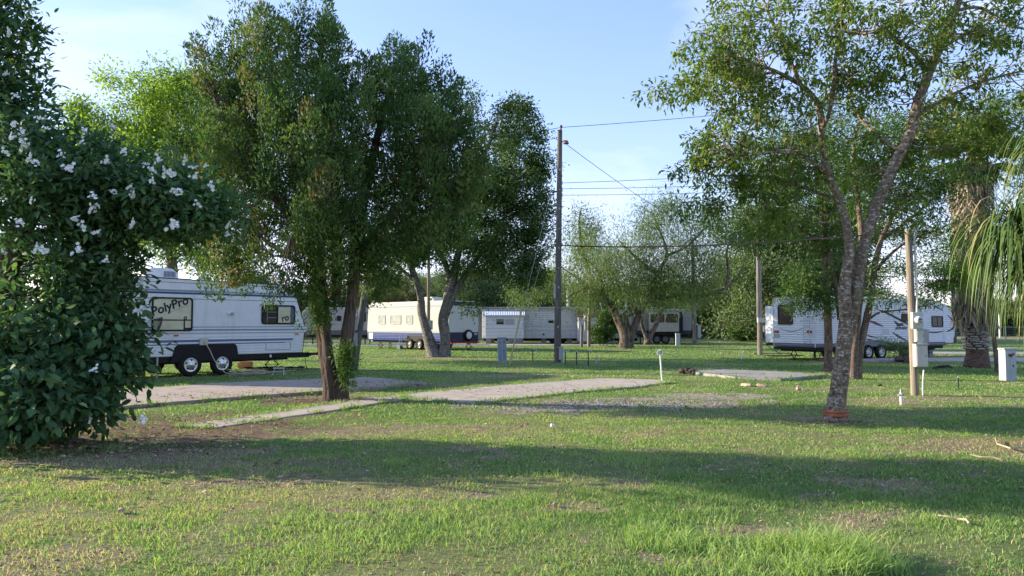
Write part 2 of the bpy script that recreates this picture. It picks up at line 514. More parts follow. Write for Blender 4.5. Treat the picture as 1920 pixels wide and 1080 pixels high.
# ------------------------------------------------------------------ concrete pads, path and gravel road
def concrete(name, base, stain=(.12, .09, .06), amt=.5, rough_peb=False):
    m, t, b = node_mat(name)
    g = N(t, "ShaderNodeNewGeometry"); p = g.outputs['Position']
    c = ramp_n(t, noise_n(t, p, 2.0, 8, .65), [(.3, tuple(k * .72 for k in base)), (.7, base)])
    c = mix_n(t, ramp_n(t, noise_n(t, p, 4.5, 8, .75, .6), [(.52, 0.), (.72, amt)]), c, stain)
    c = mix_n(t, ramp_n(t, noise_n(t, p, 55, 3, .7), [(.45, 0.), (.8, .14)]), c, tuple(k * .5 for k in base))
    # hairline cracks
    vo = N(t, "ShaderNodeTexVoronoi", feature='DISTANCE_TO_EDGE'); vo.inputs['Scale'].default_value = .55
    w_ = mix_n(t, .12, p, noise_n(t, p, 3, 5))
    t.links.new(w_, vo.inputs[0])
    c = mix_n(t, ramp_n(t, vo.outputs[0], [(.0, .75), (.012, 0.)]), c, (.05, .045, .035))
    t.links.new(c, b.inputs['Base Color'])
    b.inputs['Roughness'].default_value = .9
    bump_n(t, b, noise_n(t, p, 40, 5), .4, .01)
    return m
m_con = concrete("weathered concrete", (.50, .435, .345), (.20, .14, .09), .7)
m_conA = concrete("stained concrete", (.44, .36, .28), (.13, .07, .05), .8)
m_conD = concrete("dirty concrete", (.36, .34, .31), (.10, .08, .05), .7)
m_road = concrete("gravel road", (.42, .38, .33), (.20, .18, .12), .6)
def jag(poly, step, amp, o):
    out = []
    for i in range(len(poly)):
        a, b2 = Vector(poly[i]), Vector(poly[(i + 1) % len(poly)])
        k = max(1, int((b2 - a).length / step))
        for j in range(k):
            p = a.lerp(b2, j / k)
            q = (vn(p.x, p.y, 3.1, o) - .5) * amp
            r_ = (vn(p.x, p.y, 3.1, o + 9) - .5) * amp
            out.append((p.x + float(q), p.y + float(r_)))
    return out
def slab(name, poly, top, mat, step=.35, amp=.10, o=0, bot=-.15):
    return tag(MB().prism(jag(poly, step, amp, o), bot, top, 'z').build(name, mat), kind='structure')
slab("concrete_pavement", PAD_A, .055, m_conA, amp=.05)
slab("concrete_path", PATH_A, .012, m_con, amp=.09, o=1)
slab("concrete_pavement", PAD_B, .022, m_con, amp=.09, o=2)
slab("concrete_pavement", PAD_C, .065, m_conD, amp=.04, o=3)
slab("concrete_pavement", PAD_D, .05, m_con, amp=.05, o=4, step=1)
slab("gravel_road", ROAD, .012, m_road, amp=.9, o=5, step=1.5)
slab("side_road", ROAD_R, .012, m_road, amp=.9, o=6, step=1.5)

# ------------------------------------------------------------------ grass blades (uncountable: one object per kind of growth)
def blades(n, x0, x1, yr, hmin, hmax, wid, lean, seed, keep=None, cone=True):
    r = np.random.default_rng(seed)
    y = r.uniform(yr[0], yr[1], n)
    if cone:
        half = 0.80 * y + 1.2
        x = r.uniform(-1, 1, n) * half
    else:
        x = r.uniform(x0, x1, n)
    ba, dr, gr, li = masks(x, y)
    thatch = r.random(n) < np.clip(ba * .42 - gr - li, 0, .42)
    dens = 1 - np.clip(1.2 * ba + .78 * gr + .85 * li, 0, .97)
    dens *= (.12 + 1.25 * sm(fbm(x, y, 1.9, 50), .28, .66)) * (1 - .45 * dr)
    k = (r.random(n) < dens) | thatch
    dr = np.where(thatch, 1.0, dr)
    for s in SLABS:
        k &= ~pip(x, y, s)
    x, y, dr = x[k], y[k], dr[k]
    n = len(x)
    tuft = fbm(x, y, 2.8, 61, 3)
    h = (hmin + (hmax - hmin) * r.random(n) ** 1.6) * (.55 + .9 * tuft) * (1 - .25 * dr)
    return x, y, h, dr, r
def blade_mesh(x, y, h, dr, r, wid, lean, bend=.5, z0=None):
    n = len(x)
    a = r.uniform(0, 2 * np.pi, n)
    la = r.uniform(0, 2 * np.pi, n)
    ln = np.abs(r.normal(0, 1, n)) * lean + .08
    z = ground_z(x, y) if z0 is None else z0
    wv = np.stack([np.cos(a), np.sin(a), np.zeros(n)], 1) * (wid * r.uniform(.6, 1.3, n))[:, None] * .5
    base = np.stack([x, y, z - .005], 1)
    d = np.stack([np.cos(la) * ln, np.sin(la) * ln, np.ones(n)], 1)
    d /= np.linalg.norm(d, axis=1)[:, None]
    mid = base + d * (h * .55)[:, None]
    d2 = d + np.stack([np.cos(la), np.sin(la), -np.ones(n) * .35], 1) * (bend * r.uniform(.3, 1.4, n))[:, None]
    d2 /= np.linalg.norm(d2, axis=1)[:, None]
    tip = mid + d2 * (h * .5)[:, None]
    V = np.empty((n, 5, 3)); V[:, 0] = base - wv; V[:, 1] = base + wv; V[:, 2] = mid + wv * .8; V[:, 3] = mid - wv * .8; V[:, 4] = tip
    i = np.arange(n)[:, None] * 5
    q = i + np.array([[0, 1, 2, 3]]); t3 = i + np.array([[3, 2, 4]])
    tone = np.clip(.35 + .30 * r.normal(0, 1, n) * .6 + .0 * h, 0, .62) * (1 - dr) + dr * r.uniform(.35, 1.0, n)
    tone = np.where(r.random(n) < .03 * (wid < .02) + .2 * dr, r.uniform(.8, 1, n), tone)
    return V.reshape(-1, 3), q, t3, np.repeat(tone, 5)
def join_blades(parts):
    Vs, Q, T, A = [], [], [], []; o = 0
    for V, q, t3, a in parts:
        Vs.append(V); Q.append(q + o); T.append(t3 + o); A.append(a); o += len(V)
    return np.concatenate(Vs), [np.concatenate(Q), np.concatenate(T)], np.concatenate(A)
m_grass = leaf_mat("grass blade", [(0., (.042, .080, .026)), (.35, (.088, .150, .046)), (.62, (.150, .220, .072)), (.8, (.21, .19, .095)), (1., (.32, .265, .165))], .40, .6, .2, 2.0)
gp_parts = []
for k, (nb, yr, h0, h1, wd) in enumerate((
        (260000, (3.6, 7.2), .022, .066, .0062), (220000, (7.2, 12.5), .022, .060, .010), (120000, (12.5, 21), .025, .065, .018), (130000, (21, 34), .03, .07, .026), (110000, (34, 62), .035, .08, .042))):
    x, y, h, dr_, r = blades(nb, 0, 0, yr, h0, h1, wd, .8, 100 + k)
    gp_parts.append(blade_mesh(x, y, h, dr_, r, wd, .8))
V, Fs, A = join_blades(gp_parts)
grass = link("grass", npmesh("grass", V, Fs, dict(tone=A)), m_grass)
tag(grass, "short mown green grass with dry and worn patches", "grass", kind='stuff')

def tufts(spots, seed, wid, bend, tone0, tone1):
    r = np.random.default_rng(seed); parts = []
    for px, py, rad, hh, n in spots:
        g = G(px, py)
        rr = rad * np.sqrt(r.random(n)); an = r.uniform(0, 2 * np.pi, n)
        x = g.x + rr * np.cos(an); y = g.y + rr * np.sin(an) * .8
        h = hh * r.uniform(.45, 1.15, n)
        V, q, t3, a = blade_mesh(x, y, h, np.zeros(n), r, wid, .55, bend)
        parts.append((V, q, t3, np.repeat(r.uniform(tone0, tone1, n), 5)))
    return join_blades(parts)
sp_ = [(1240, 1020, .20, .12, 160), (1310, 1022, .22, .13, 200), (1390, 1045, .18, .11, 160), (1455, 1022, .16, .15, 180), (1500, 1030, .18, .17, 260), (1570, 1042, .18, .24, 420), (1600, 1062, .16, .2, 300), (1540, 1070, .2, .16, 250),
       (1340, 1070, .25, .09, 260), (1450, 1075, .25, .10, 250), (1650, 1065, .14, .14, 120), (1215, 1000, .15, .12, 90), (1180, 866, .35, .09, 220), (770, 960, .4, .08, 200), (1290, 980, .3, .08, 150), (1750, 975, .2, .1, 90), (560, 1000, .5, .07, 300),
       (740, 870, .12, .13, 70), (820, 1000, .5, .08, 260), (700, 990, .4, .08, 200), (300, 990, .4, .07, 180), (1040, 880, .4, .08, 170), (1650, 850, .4, .08, 170), (1510, 850, .5, .07, 190)]
sp_ = [(px, py, rad * 1.3, hh * 1.12, int(n * 1.6)) for px, py, rad, hh, n in sp_]
V, Fs, A = tufts(sp_, 7, .0075, .9, .50, .72)
tag(link("tall_grass", npmesh("tall_grass", V, Fs, dict(tone=A)), m_grass), "taller bright green grass tufts in the foreground lawn", "tall grass", kind='stuff')
V, Fs, A = tufts([(30, 828, .35, .24, 300), (95, 822, .25, .16, 160), (180, 842, .35, .09, 200), (0, 815, .3, .25, 220), (60, 850, .4, .1, 200), (260, 836, .4, .07, 160)], 8, .009, .8, .40, .72)
tag(link("weeds", npmesh("weeds", V, Fs, dict(tone=A)), m_grass), "bright weeds at the foot of the flowering shrub", "weeds", kind='stuff')

# grass creeping over the edges of the slabs
r = np.random.default_rng(123); prt = []
for s_, top in ((PAD_A, .055), (PATH_A, .012), (PAD_B, .022), (PAD_C, .065)):
    for i in range(len(s_)):
        p0, p1 = np.array(s_[i]), np.array(s_[(i + 1) % len(s_)]); L_ = np.linalg.norm(p1 - p0); n = int(L_ * 190)
        if n < 2: continue
        f = r.random(n); nn = np.array([-(p1 - p0)[1], (p1 - p0)[0]]) / L_
        q = p0 + (p1 - p0) * f[:, None] + nn * r.normal(0, .055, n)[:, None]
        k = fbm(q[:, 0], q[:, 1], 2.2, 90) > .42; q = q[k]; n = len(q)
        if n < 2: continue
        prt.append(blade_mesh(q[:, 0], q[:, 1], r.uniform(.03, .11, n), r.uniform(0, .5, n), r, .013, .9, z0=np.where(pip(q[:, 0], q[:, 1], s_), top, 0.)))
V, Fs, A = join_blades(prt)
tag(link("edge_grass", npmesh("edge_grass", V, Fs, dict(tone=A)), m_grass), "grass creeping over the edges of the concrete pads and path", "edge grass", kind='stuff')

# fallen leaves and small debris
def litter_mesh(seed, n):
    r = np.random.default_rng(seed)
    xs_, ys_ = [], []
    for px, py, rx, ry, k in ((170, 838, 2.0, .6, 1300), (240, 800, 2.6, 1.4, 1300), (620, 750, 1.6, .6, 500), (700, 722, 1.7, .9, 500), (480, 745, 2.2, .9, 350), (1000, 730, 3.0, 1.2, 260), (1180, 760, 3.0, 1.2, 300), (900, 850, 5.5, 2.6, 300), (400, 880, 3, 1.6, 420), (1700, 900, 2.0, 1.0, 160), (1560, 795, .9, .5, 150)):
        g = G(px, py)
        an = r.uniform(0, 2 * np.pi, k); rr = np.sqrt(r.random(k))
        xs_.append(g.x + rx * rr * np.cos(an)); ys_.append(g.y + ry * rr * np.sin(an))
    x = np.concatenate(xs_); y = np.concatenate(ys_); n = len(x)
    z = np.maximum(ground_z(x, y), 0) + .012
    for s, top in ((PAD_A, .055), (PATH_A, .012), (PAD_B, .022), (PAD_C, .065)):
        z = np.where(pip(x, y, s), top + .006, z)
    return x, y, z, r
x, y, z, r = litter_mesh(3, 0)
n = len(x)
a = r.uniform(0, 6.28, n); L = r.uniform(.012, .036, n); W = L * r.uniform(.3, .6, n)
dx = np.stack([np.cos(a), np.sin(a), r.normal(0, .25, n)], 1); dy = np.stack([-np.sin(a), np.cos(a), r.normal(0, .35, n)], 1)
c0 = np.stack([x, y, z], 1)
V = np.stack([c0 - dx * L[:, None], c0 - dy * W[:, None], c0 + dx * L[:, None], c0 + dy * W[:, None]], 1).reshape(-1, 3)
i = np.arange(n)[:, None] * 4
m_lit = leaf_mat("dead leaf", [(0., (.05, .03, .018)), (.4, (.15, .10, .06)), (.75, (.32, .22, .14)), (1., (.55, .45, .34))], .1, .8, .1, 1.1)
tag(link("fallen_leaves", npmesh("fallen_leaves", V, [i + np.array([[0, 1, 2, 3]])], dict(tone=np.repeat(r.random(n), 4))), m_lit), "brown fallen leaves scattered on soil and concrete", "fallen leaves", kind='stuff')
n = 26000; r = np.random.default_rng(19)
y = 3.8 + 9.5 * r.random(n) ** 1.3; x = r.uniform(-1, 1, n) * (.78 * y + .6)
ba, dr, gr, li = masks(x, y); k = r.random(n) < (.12 + .9 * ba + .3 * dr); x, y = x[k], y[k]; n = len(x)
a = r.uniform(0, 6.28, n); L = r.uniform(.006, .026, n); W = np.minimum(L * r.uniform(.15, .6, n), .008)
dx = np.stack([np.cos(a), np.sin(a), r.normal(0, .25, n)], 1); dy = np.stack([-np.sin(a), np.cos(a), r.normal(0, .35, n)], 1)
c0 = np.stack([x, y, ground_z(x, y) + .006], 1)
V = np.stack([c0 - dx * L[:, None], c0 - dy * W[:, None], c0 + dx * L[:, None], c0 + dy * W[:, None]], 1).reshape(-1, 3)
tag(link("thatch", npmesh("thatch", V, [np.arange(n)[:, None] * 4 + np.array([[0, 1, 2, 3]])], dict(tone=np.repeat(r.random(n), 4))), m_lit), "dry crumbs and dead blades between the grass", "thatch", kind='stuff')
# loose gravel stones on the gravelled patch
n = 2600; r = np.random.default_rng(9)
g0 = G(1150, 757)
x = g0.x + r.normal(0, 1.9, n); y = g0.y + .1 * (x - g0.x) + r.normal(0, .55, n)
ba, dr, gr, li = masks(x, y)
k = (gr > .3) & ~pip(x, y, PAD_B); x, y = x[k], y[k]; n = len(x)
s = r.uniform(.008, .024, n)
oc = np.array([[1, 0, 0], [-1, 0, 0], [0, 1, 0], [0, -1, 0], [0, 0, .8], [0, 0, -.8]])
V = (np.stack([x, y, ground_z(x, y) + s * .3], 1)[:, None] + oc[None] * s[:, None, None] * r.uniform(.7, 1.3, (n, 6, 1))).reshape(-1, 3)
tf = np.array([[0, 2, 4], [2, 1, 4], [1, 3, 4], [3, 0, 4]])
m_peb = leaf_mat("pebble", [(0., (.14, .12, .10)), (.5, (.32, .29, .25)), (1., (.62, .58, .52))], 0.0, .9, .2, .8)
tag(link("gravel", npmesh("gravel", V, [(np.arange(n)[:, None, None] * 6 + tf[None]).reshape(-1, 3)], dict(tone=np.repeat(r.random(n), 6))), m_peb), "loose pale gravel worn into the lawn", "gravel", kind='stuff')

# ------------------------------------------------------------------ trees
def E(px, py, Y, rpx, rpy, ry, n):
    """ellipsoid of foliage: where it stands (pixel direction + real distance Y), radii in pixels at that distance, depth radius in m, clumps"""
    c = P(px, py, Y); k = Y / F
    return (c.x, c.y, c.z, rpx * k, ry, rpy * k, n)
def clumps_of(ells, r, bias=2.4, jitter=.1):
    out = []
    for cx, cy, cz, rx, ry, rz, n in ells:
        d = r.normal(0, 1, (n, 3)); d /= np.linalg.norm(d, axis=1)[:, None]
        u = r.random(n) ** (1 / bias)
        u = u * (1 + jitter * r.normal(0, 1, n))
        out.append(np.array([cx, cy, cz]) + d * u[:, None] * np.array([rx, ry, rz]))
    c = np.concatenate(out)
    return c[c[:, 2] > .25]
def grow(limbs, clumps, r, rmax=.05, rmin=.006, start=.45, sag=.0, mb=None, sides=6, wig=.08, thin=1.0):
    """limbs: (points, radii). branches are grown from the nearest wood to each clump of leaves."""
    mb = mb or MB()
    nodes, nr = [], []
    for pts, rad in limbs:
        pts = [Vector(p) for p in pts]
        for i in range(len(pts) - 1):
            for s in range(4):
                f = (i + s / 4) / (len(pts) - 1)
                if f >= start:
                    nodes.append(pts[i].lerp(pts[i + 1], s / 4)); nr.append(rad[i] * (1 - s / 4) + rad[i + 1] * s / 4)
        nodes.append(pts[-1]); nr.append(rad[-1])
    cap = len(nodes) + len(clumps) * 4 + 8
    NA = np.zeros((cap, 3)); NR = np.zeros(cap); n = len(nodes)
    NA[:n] = np.array([tuple(q) for q in nodes]); NR[:n] = nr
    d0 = np.array([np.min(np.linalg.norm(NA[:n] - c, axis=1)) for c in clumps])
    for ci in np.argsort(d0):
        c = clumps[ci]
        dv = c - NA[:n]
        d = np.linalg.norm(dv, axis=1)
        cost = d + .5 * np.maximum(0, -dv[:, 2]) + .004 / np.maximum(NR[:n], .004)
        j = int(np.argmin(cost)); L = d[j]
        a = NA[j]; r0 = min(NR[j] * .75, rmax, .008 + .014 * L * thin)
        r1 = max(rmin, r0 * .35)
        k = 4 if L > .5 else 3
        pts = []
        side = r.normal(0, 1, 3) * wig * L
        for q in range(k + 1):
            f = q / k
            p = a + (c - a) * f + side * math.sin(math.pi * f) + np.array([0, 0, sag * L * math.sin(math.pi * f)]) + r.normal(0, .025 * L, 3) * (0 < q < k)
            pts.append(p)
        rad = [r0 + (r1 - r0) * q / k for q in range(k + 1)]
        mb.tube(pts, rad, sides if r0 > .02 else 4, caps=False)
        for q in (k - 2, k - 1, k):
            NA[n] = pts[q]; NR[n] = rad[q]; n += 1
    return mb
def leaves(clumps, per, crad, L, W, r, droop=.3, squash=.7, up=.0, fold=.25, tone=(0, 1), ctone=.5, hang=0.0, oval=False):
    """many small leaf faces around every clump centre"""
    nC = len(clumps)
    ct = r.random(nC)
    per_c = np.maximum(2, (per * r.uniform(.5, 1.5, nC)).astype(int))
    idx = np.repeat(np.arange(nC), per_c); n = len(idx)
    cr = crad * r.uniform(.6, 1.35, nC)
    off = r.normal(0, .5, (n, 3)) * cr[idx][:, None]
    off[:, 2] = off[:, 2] * squash - hang * np.abs(r.normal(0, 1, n)) * crad
    p = clumps[idx] + off
    d = off / (np.linalg.norm(off, axis=1)[:, None] + 1e-6) + r.normal(0, .7, (n, 3))
    d[:, 2] += up - droop
    d /= np.linalg.norm(d, axis=1)[:, None]
    nrm = r.normal(0, .55, (n, 3)) + np.array([0, 0, 1.0])
    s = np.cross(nrm, d); s /= (np.linalg.norm(s, axis=1)[:, None] + 1e-9)
    u = np.cross(d, s)
    l = L * r.uniform(.6, 1.25, n)[:, None]; w_ = W * r.uniform(.6, 1.25, n)[:, None]
    if oval:
        V = np.empty((n, 6, 3)); V[:, 0] = p; V[:, 3] = p + d * l - u * l * .10
        for f_, q_, i1, i2 in ((.26, .44, 1, 5), (.62, .42, 2, 4)):
            m = p + d * l * f_ + u * w_ * fold
            V[:, i1] = m - s * w_ * q_; V[:, i2] = m + s * w_ * q_
    else:
        V = np.empty((n, 4, 3))
        V[:, 0] = p; V[:, 2] = p + d * l
        m = p + d * l * .45 + u * w_ * fold
        V[:, 1] = m - s * w_ * .5; V[:, 3] = m + s * w_ * .5
    t = ctone * ct[idx] + (1 - ctone) * r.random(n)
    t = tone[0] + (tone[1] - tone[0]) * t
    return V.reshape(-1, 3), np.repeat(t, 6 if oval else 4)
def crown(parts, mat, parent, name="crown", nv=4):
    V = np.concatenate([p[0] for p in parts]); T = np.concatenate([p[1] for p in parts])
    i = np.arange(len(V) // nv)[:, None] * nv
    tri = [[0, 1, 2], [0, 2, 3]] if nv == 4 else [[0, 1, 5], [1, 2, 4], [1, 4, 5], [2, 3, 4]]
    F3 = (i[:, None] + np.array([tri])).reshape(-1, 3)
    return link(name, npmesh(name, V, [F3], dict(tone=T)), mat, parent)
def trunk_pts(pix, Y, dia_px):
    """pix: (px, py[, dY]) points along a limb standing at distance Y; dia_px its thickness in pixels"""
    pts, rad = [], []
    for q, dpx in zip(pix, dia_px):
        yy = Y + (q[2] if len(q) > 2 else 0)
        pts.append(P(q[0], q[1], yy)); rad.append(dpx * .5 * yy / F)
    return pts, rad
def smooth_limb(pts, rad, k=4):
    """Catmull-Rom through the limb's points"""
    P_ = [Vector(p) for p in pts]; out, rr = [], []
    for i in range(len(P_) - 1):
        p0 = P_[max(i - 1, 0)]; p1 = P_[i]; p2 = P_[i + 1]; p3 = P_[min(i + 2, len(P_) - 1)]
        for j in range(k):
            t = j / k
            out.append(.5 * ((2 * p1) + (p2 - p0) * t + (2 * p0 - 5 * p1 + 4 * p2 - p3) * t * t + (3 * p1 - p0 - 3 * p2 + p3) * t ** 3))
            rr.append(rad[i] * (1 - t) + rad[i + 1] * t)
    out.append(P_[-1]); rr.append(rad[-1])
    return out, rr
def knobby(mb, start_v, amp, scale):
    """rough up the round section of a trunk"""
    for i in range(start_v, len(mb.v)):
        x, y, z = mb.v[i]
        a = (float(vn(x * 1.0 + z * .4, y + z * .3, scale, 3)) - .5) * 2 * amp
        bq = (float(vn(y + z * .35, x - z * .2, scale, 9)) - .5) * 2 * amp
        mb.v[i] = (x + a, y + bq, z)
def limb_mb(limbs, sides=12, amp=.015, scale=7, flare=None, flute=.12):
    mb = MB()
    for li, (pts, rad) in enumerate(limbs):
        p, q = smooth_limb(pts, rad)
        if p[0].z < .35:                       # root flare into the soil
            g_z = p[0].z; f0 = q[0]
            q = [k * (1 + .45 * max(0, 1 - (v.z - g_z) / max(.35, f0 * 2)) ** 2) for k, v in zip(q, p)]
            p = [Vector((p[0].x, p[0].y, -.12))] + p; q = [q[0] * 1.15] + q
        mb.tube(p, q, sides, flute=flute, fs=li * 5.3)
    knobby(mb, 0, amp, scale)
    return mb

# --- old juniper in the middle left -------------------------------------------------
bark_jun = bark_mat("juniper bark", (.035, .024, .020), (.21, .155, .125), None, stretch=.07, scale=26, bump=1.0, bd=.05)
m_jun = leaf_mat("juniper sprays", [(0, (0.028, 0.054, 0.016)), (0.35, (0.052, 0.112, 0.030)), (0.62, (0.096, 0.168, 0.044)), (0.85, (0.15, 0.175, 0.06)), (1, (0.20, 0.125, 0.06))], .27, .7, .2, 1.25)
r = np.random.default_rng(21)
YJ = G(632, 748).y
gj = G(632, 748)
jun = empty("juniper_tree", (0, 0, 0), 0, "big old juniper with reddish split trunk beside the concrete path", "tree")
limbs = [trunk_pts([(625, 752), (616, 690), (607, 620), (600, 540), (590, 460), (560, 340), (530, 200, .3), (500, 90, .5)], YJ, (30, 26, 24, 25, 22, 17, 11, 4)),
         trunk_pts([(638, 752), (644, 690), (652, 620), (662, 540, .1), (672, 460, .2), (690, 330, .2), (720, 200, .1), (750, 110)], YJ, (28, 24, 22, 22, 20, 16, 11, 4)),
         trunk_pts([(625, 560, .25), (630, 540, .3), (632, 480, .4), (620, 330, .4), (610, 180, .4), (600, 70, .3)], YJ, (16, 18, 18, 16, 12, 4)),
         trunk_pts([(600, 500), (540, 400, -.5), (470, 320, -.9), (420, 240, -1.0), (400, 170, -.8)], YJ, (20, 16, 12, 8, 3)),
         trunk_pts([(672, 480), (740, 400, -.5), (800, 330, -.8), (840, 260, -.9)], YJ, (20, 15, 10, 4)),
         trunk_pts([(600, 520), (540, 480, 1.0), (470, 430, 1.7)], YJ, (14, 10, 5))]
mb = limb_mb(limbs, 20, .02, 6, flute=.34)
ell_j = [E(495, 160, YJ, 128, 115, 1.5, 130), E(500, 60, YJ, 60, 50, .7, 34), E(600, 110, YJ, 70, 90, 1.0, 60), E(612, 50, YJ, 40, 34, .5, 22), E(745, 180, YJ, 92, 90, 1.4, 95), E(752, 110, YJ, 44, 36, .6, 30),
         E(620, 290, YJ, 260, 160, 2.3, 430), E(440, 330, YJ, 110, 150, 1.7, 140), E(820, 300, YJ, 90, 160, 1.7, 260), E(405, 165, YJ, 44, 60, .7, 34), E(838, 235, YJ, 44, 60, .8, 34),
         E(610, 400, YJ - 1.6, 75, 90, .6, 60), E(615, 470, YJ - .4, 90, 80, 1.3, 80), E(470, 470, YJ, 70, 60, 1.2, 40), E(430, 515, YJ - .6, 45, 34, .7, 22), E(520, 520, YJ - .7, 50, 28, .5, 24), E(770, 430, YJ, 120, 60, 1.4, 110), E(850, 420, YJ, 45, 60, .8, 34), E(680, 500, YJ + .4, 50, 34, .8, 22)]
cl = clumps_of(ell_j, r, 2.2, .07)
# a thin, twiggy, half-dead zone low on the left side
cx = (cl[:, 0] / cl[:, 1]) * F + 960; cz = 608 - (cl[:, 2] - CAMZ) / cl[:, 1] * F
deadz = ((cx - 500) / 110) ** 2 + ((cz - 400) / 85) ** 2 < 1
keep = ~(deadz & (r.random(len(cl)) < .62))
mb = grow([(p, q) for p, q in limbs], cl, r, .05, .005, .35, mb=mb, wig=.12)
for k in range(46):                                    # bare dead twigs hanging on the left side
    p0 = P(r.uniform(440, 590), r.uniform(380, 470), YJ - r.uniform(.3, 1.7)); v = Vector((r.normal(0, .25), r.normal(0, .2), -r.uniform(.3, .9)))
    mb.tube([p0, p0 + v * .5 + Vector((r.normal(0, .05), 0, 0)), p0 + v], [.009, .006, .003], 4, caps=False)
for k in range(7):                                     # the pale broken branch ends
    p0 = P(548, 440, YJ - 1.9); v = Vector((r.normal(-.05, .14), r.normal(0, .1), -r.uniform(.6, 1.05)))
    mb.tube([p0, p0 + v * .5 + Vector((r.normal(0, .06), 0, 0)), p0 + v], [.013, .009, .004], 5, caps=False)
mb.build("trunk", bark_jun, jun, smooth=True)
# foliage hangs in separate upright plumes and drooping tassels, with gaps between the boughs
def plumes(ells, r, n_leaf, L, W, wid=.20, hgt=.50, mind=.30):
    cs = []
    for cx_, cy_, cz_, rx_, ry_, rz_, n_ in ells:
        for k in range(int(n_ * 1.6)):
            dd = r.normal(0, 1, 3); dd /= np.linalg.norm(dd); u = r.uniform(.50, .90) if r.random() < .85 else r.uniform(.2, .6)
            p = np.array([cx_, cy_, cz_]) + dd * u * np.array([rx_, ry_, rz_])
            if p[2] > 2.1 and (not cs or np.min(np.linalg.norm((np.array(cs) - p) * (1, 1, .6), axis=1)) > mind): cs.append(p)
    cs = np.array(cs)
    rad_ = np.linalg.norm(cs[:, :2] - np.array([gj.x, gj.y]), axis=1)
    Vs, Ts = [], []
    for i, c0 in enumerate(cs):
        up_ = 1.0 if (c0[2] > 4.2 or r.random() < .72) else -1.0
        h = hgt * r.uniform(.6, 1.5); w_ = wid * r.uniform(.7, 1.35); n = int(n_leaf * r.uniform(.6, 1.3))
        lean = np.array([c0[0] - gj.x, c0[1] - gj.y, 0]) * .035 + r.normal(0, .08, 3) * (1, 1, 0)
        t = r.random(n) ** .8; a = r.uniform(0, 6.283, n)
        prof_ = w_ * np.sin(np.pi * np.clip(t * .86 + .10, 0, 1)) ** .7 * np.sqrt(r.random(n))
        ax = np.array([0, 0, up_ * h * 2])
        p = c0 - ax * .5 + ax * t[:, None] + lean * t[:, None] * 2 + np.stack([np.cos(a) * prof_, np.sin(a) * prof_, np.zeros(n)], 1)
        d = np.stack([np.cos(a) * .45, np.sin(a) * .45, np.full(n, up_ * .9 if up_ > 0 else -.9)], 1) + r.normal(0, .45, (n, 3)); d /= np.linalg.norm(d, axis=1)[:, None]
        s_ = np.cross(r.normal(0, 1, (n, 3)), d); s_ /= np.linalg.norm(s_, axis=1)[:, None] + 1e-9
        l = L * r.uniform(.5, 1.3, n)[:, None]; ww = W * r.uniform(.6, 1.3, n)[:, None]
        V = np.empty((n, 4, 3)); V[:, 0] = p; V[:, 2] = p + d * l; m = p + d * l * .5; V[:, 1] = m - s_ * ww * .5; V[:, 3] = m + s_ * ww * .5
        base_t = r.uniform(.0, .72) if r.random() > .14 else r.uniform(.6, .95)
        Vs.append(V.reshape(-1, 3)); Ts.append(np.repeat(np.clip(base_t + r.normal(0, .12, n), 0, 1), 4))
    return np.concatenate(Vs), np.concatenate(Ts)
crown([plumes(ell_j, r, 250, .100, .032, .25, .38, .28)], m_jun, jun)
sc_ = np.array([tuple(P(652 + r.normal(0, 7), r.uniform(655, 722), YJ - .35)) for _ in range(30)] + [tuple(P(600 + r.normal(0, 16), r.uniform(550, 610), YJ - .3)) for _ in range(34)])
crown([leaves(sc_, 44, .13, .10, .03, r, squash=1.4, up=.4, tone=(.1, .85))], m_jun, jun, "trunk_sprouts")

# --- the flowering shrub-tree on the left -------------------------------------------------
bark_ol = bark_mat("shrub bark", (.05, .038, .030), (.19, .145, .11), stretch=.3, scale=20)
m_ol = leaf_mat("large dull leaves", [(0, (0.022, 0.048, 0.024)), (0.5, (0.046, 0.092, 0.042)), (0.85, (0.084, 0.140, 0.061)), (1, (0.162, 0.210, 0.080))], .26, .68, .15, 1.75)
r = np.random.default_rng(33)
YO = 10.0
ol = empty("flowering_shrub", (0, 0, 0), 0, "large dark leafy shrub tree covered with white flowers at left", "shrub")
limbs = [trunk_pts([(40, 815), (10, 700), (2, 600), (14, 500), (45, 420), (90, 340), (130, 280)], YO + .2, (60, 52, 50, 46, 40, 26, 10)),
         trunk_pts([(-30, 815), (-60, 600), (-50, 350), (-20, 150), (0, -60)], YO + .2, (70, 56, 46, 34, 12)),
         trunk_pts([(25, 470), (130, 420, .3), (240, 370, .3), (330, 350, .1)], YO + .2, (30, 22, 14, 5)),
         trunk_pts([(60, 810), (120, 720, -.2), (190, 640, -.3)], YO + .2, (24, 16, 6))]
mb = limb_mb(limbs, 12, .03, 5)
ell_o = [E(110, 370, YO, 150, 120, 1.3, 170), E(60, 300, YO, 90, 80, 1.1, 60), E(210, 360, YO, 120, 75, 1.0, 95), E(335, 385, YO, 96, 66, .9, 80), E(395, 400, YO, 42, 50, .5, 22),
         E(100, 560, YO - .2, 122, 160, 1.3, 200), E(60, 700, YO - .5, 130, 95, 1.2, 130), E(145, 715, YO - .5, 80, 70, 1.0, 70), E(190, 650, YO - .2, 44, 80, .8, 46), E(180, 485, YO, 60, 56, .9, 40), E(8, 90, YO, 30, 135, .7, 60), E(-85, 60, YO, 70, 160, 1.3, 36), E(-10, 200, YO, 70, 60, .9, 40), E(-120, 450, YO + .3, 110, 300, 1.4, 60), E(20, 770, YO - .7, 100, 40, .8, 40)]
cl = clumps_of(ell_o, r, 2.6, .05)
qx = cl[:, 0] / cl[:, 1] * F + 960; qy = 608 - (cl[:, 2] - CAMZ) / cl[:, 1] * F
cl = cl[~((qx < 80) & (qy > 400) & (qy < 610) & (r.random(len(cl)) < .72))]
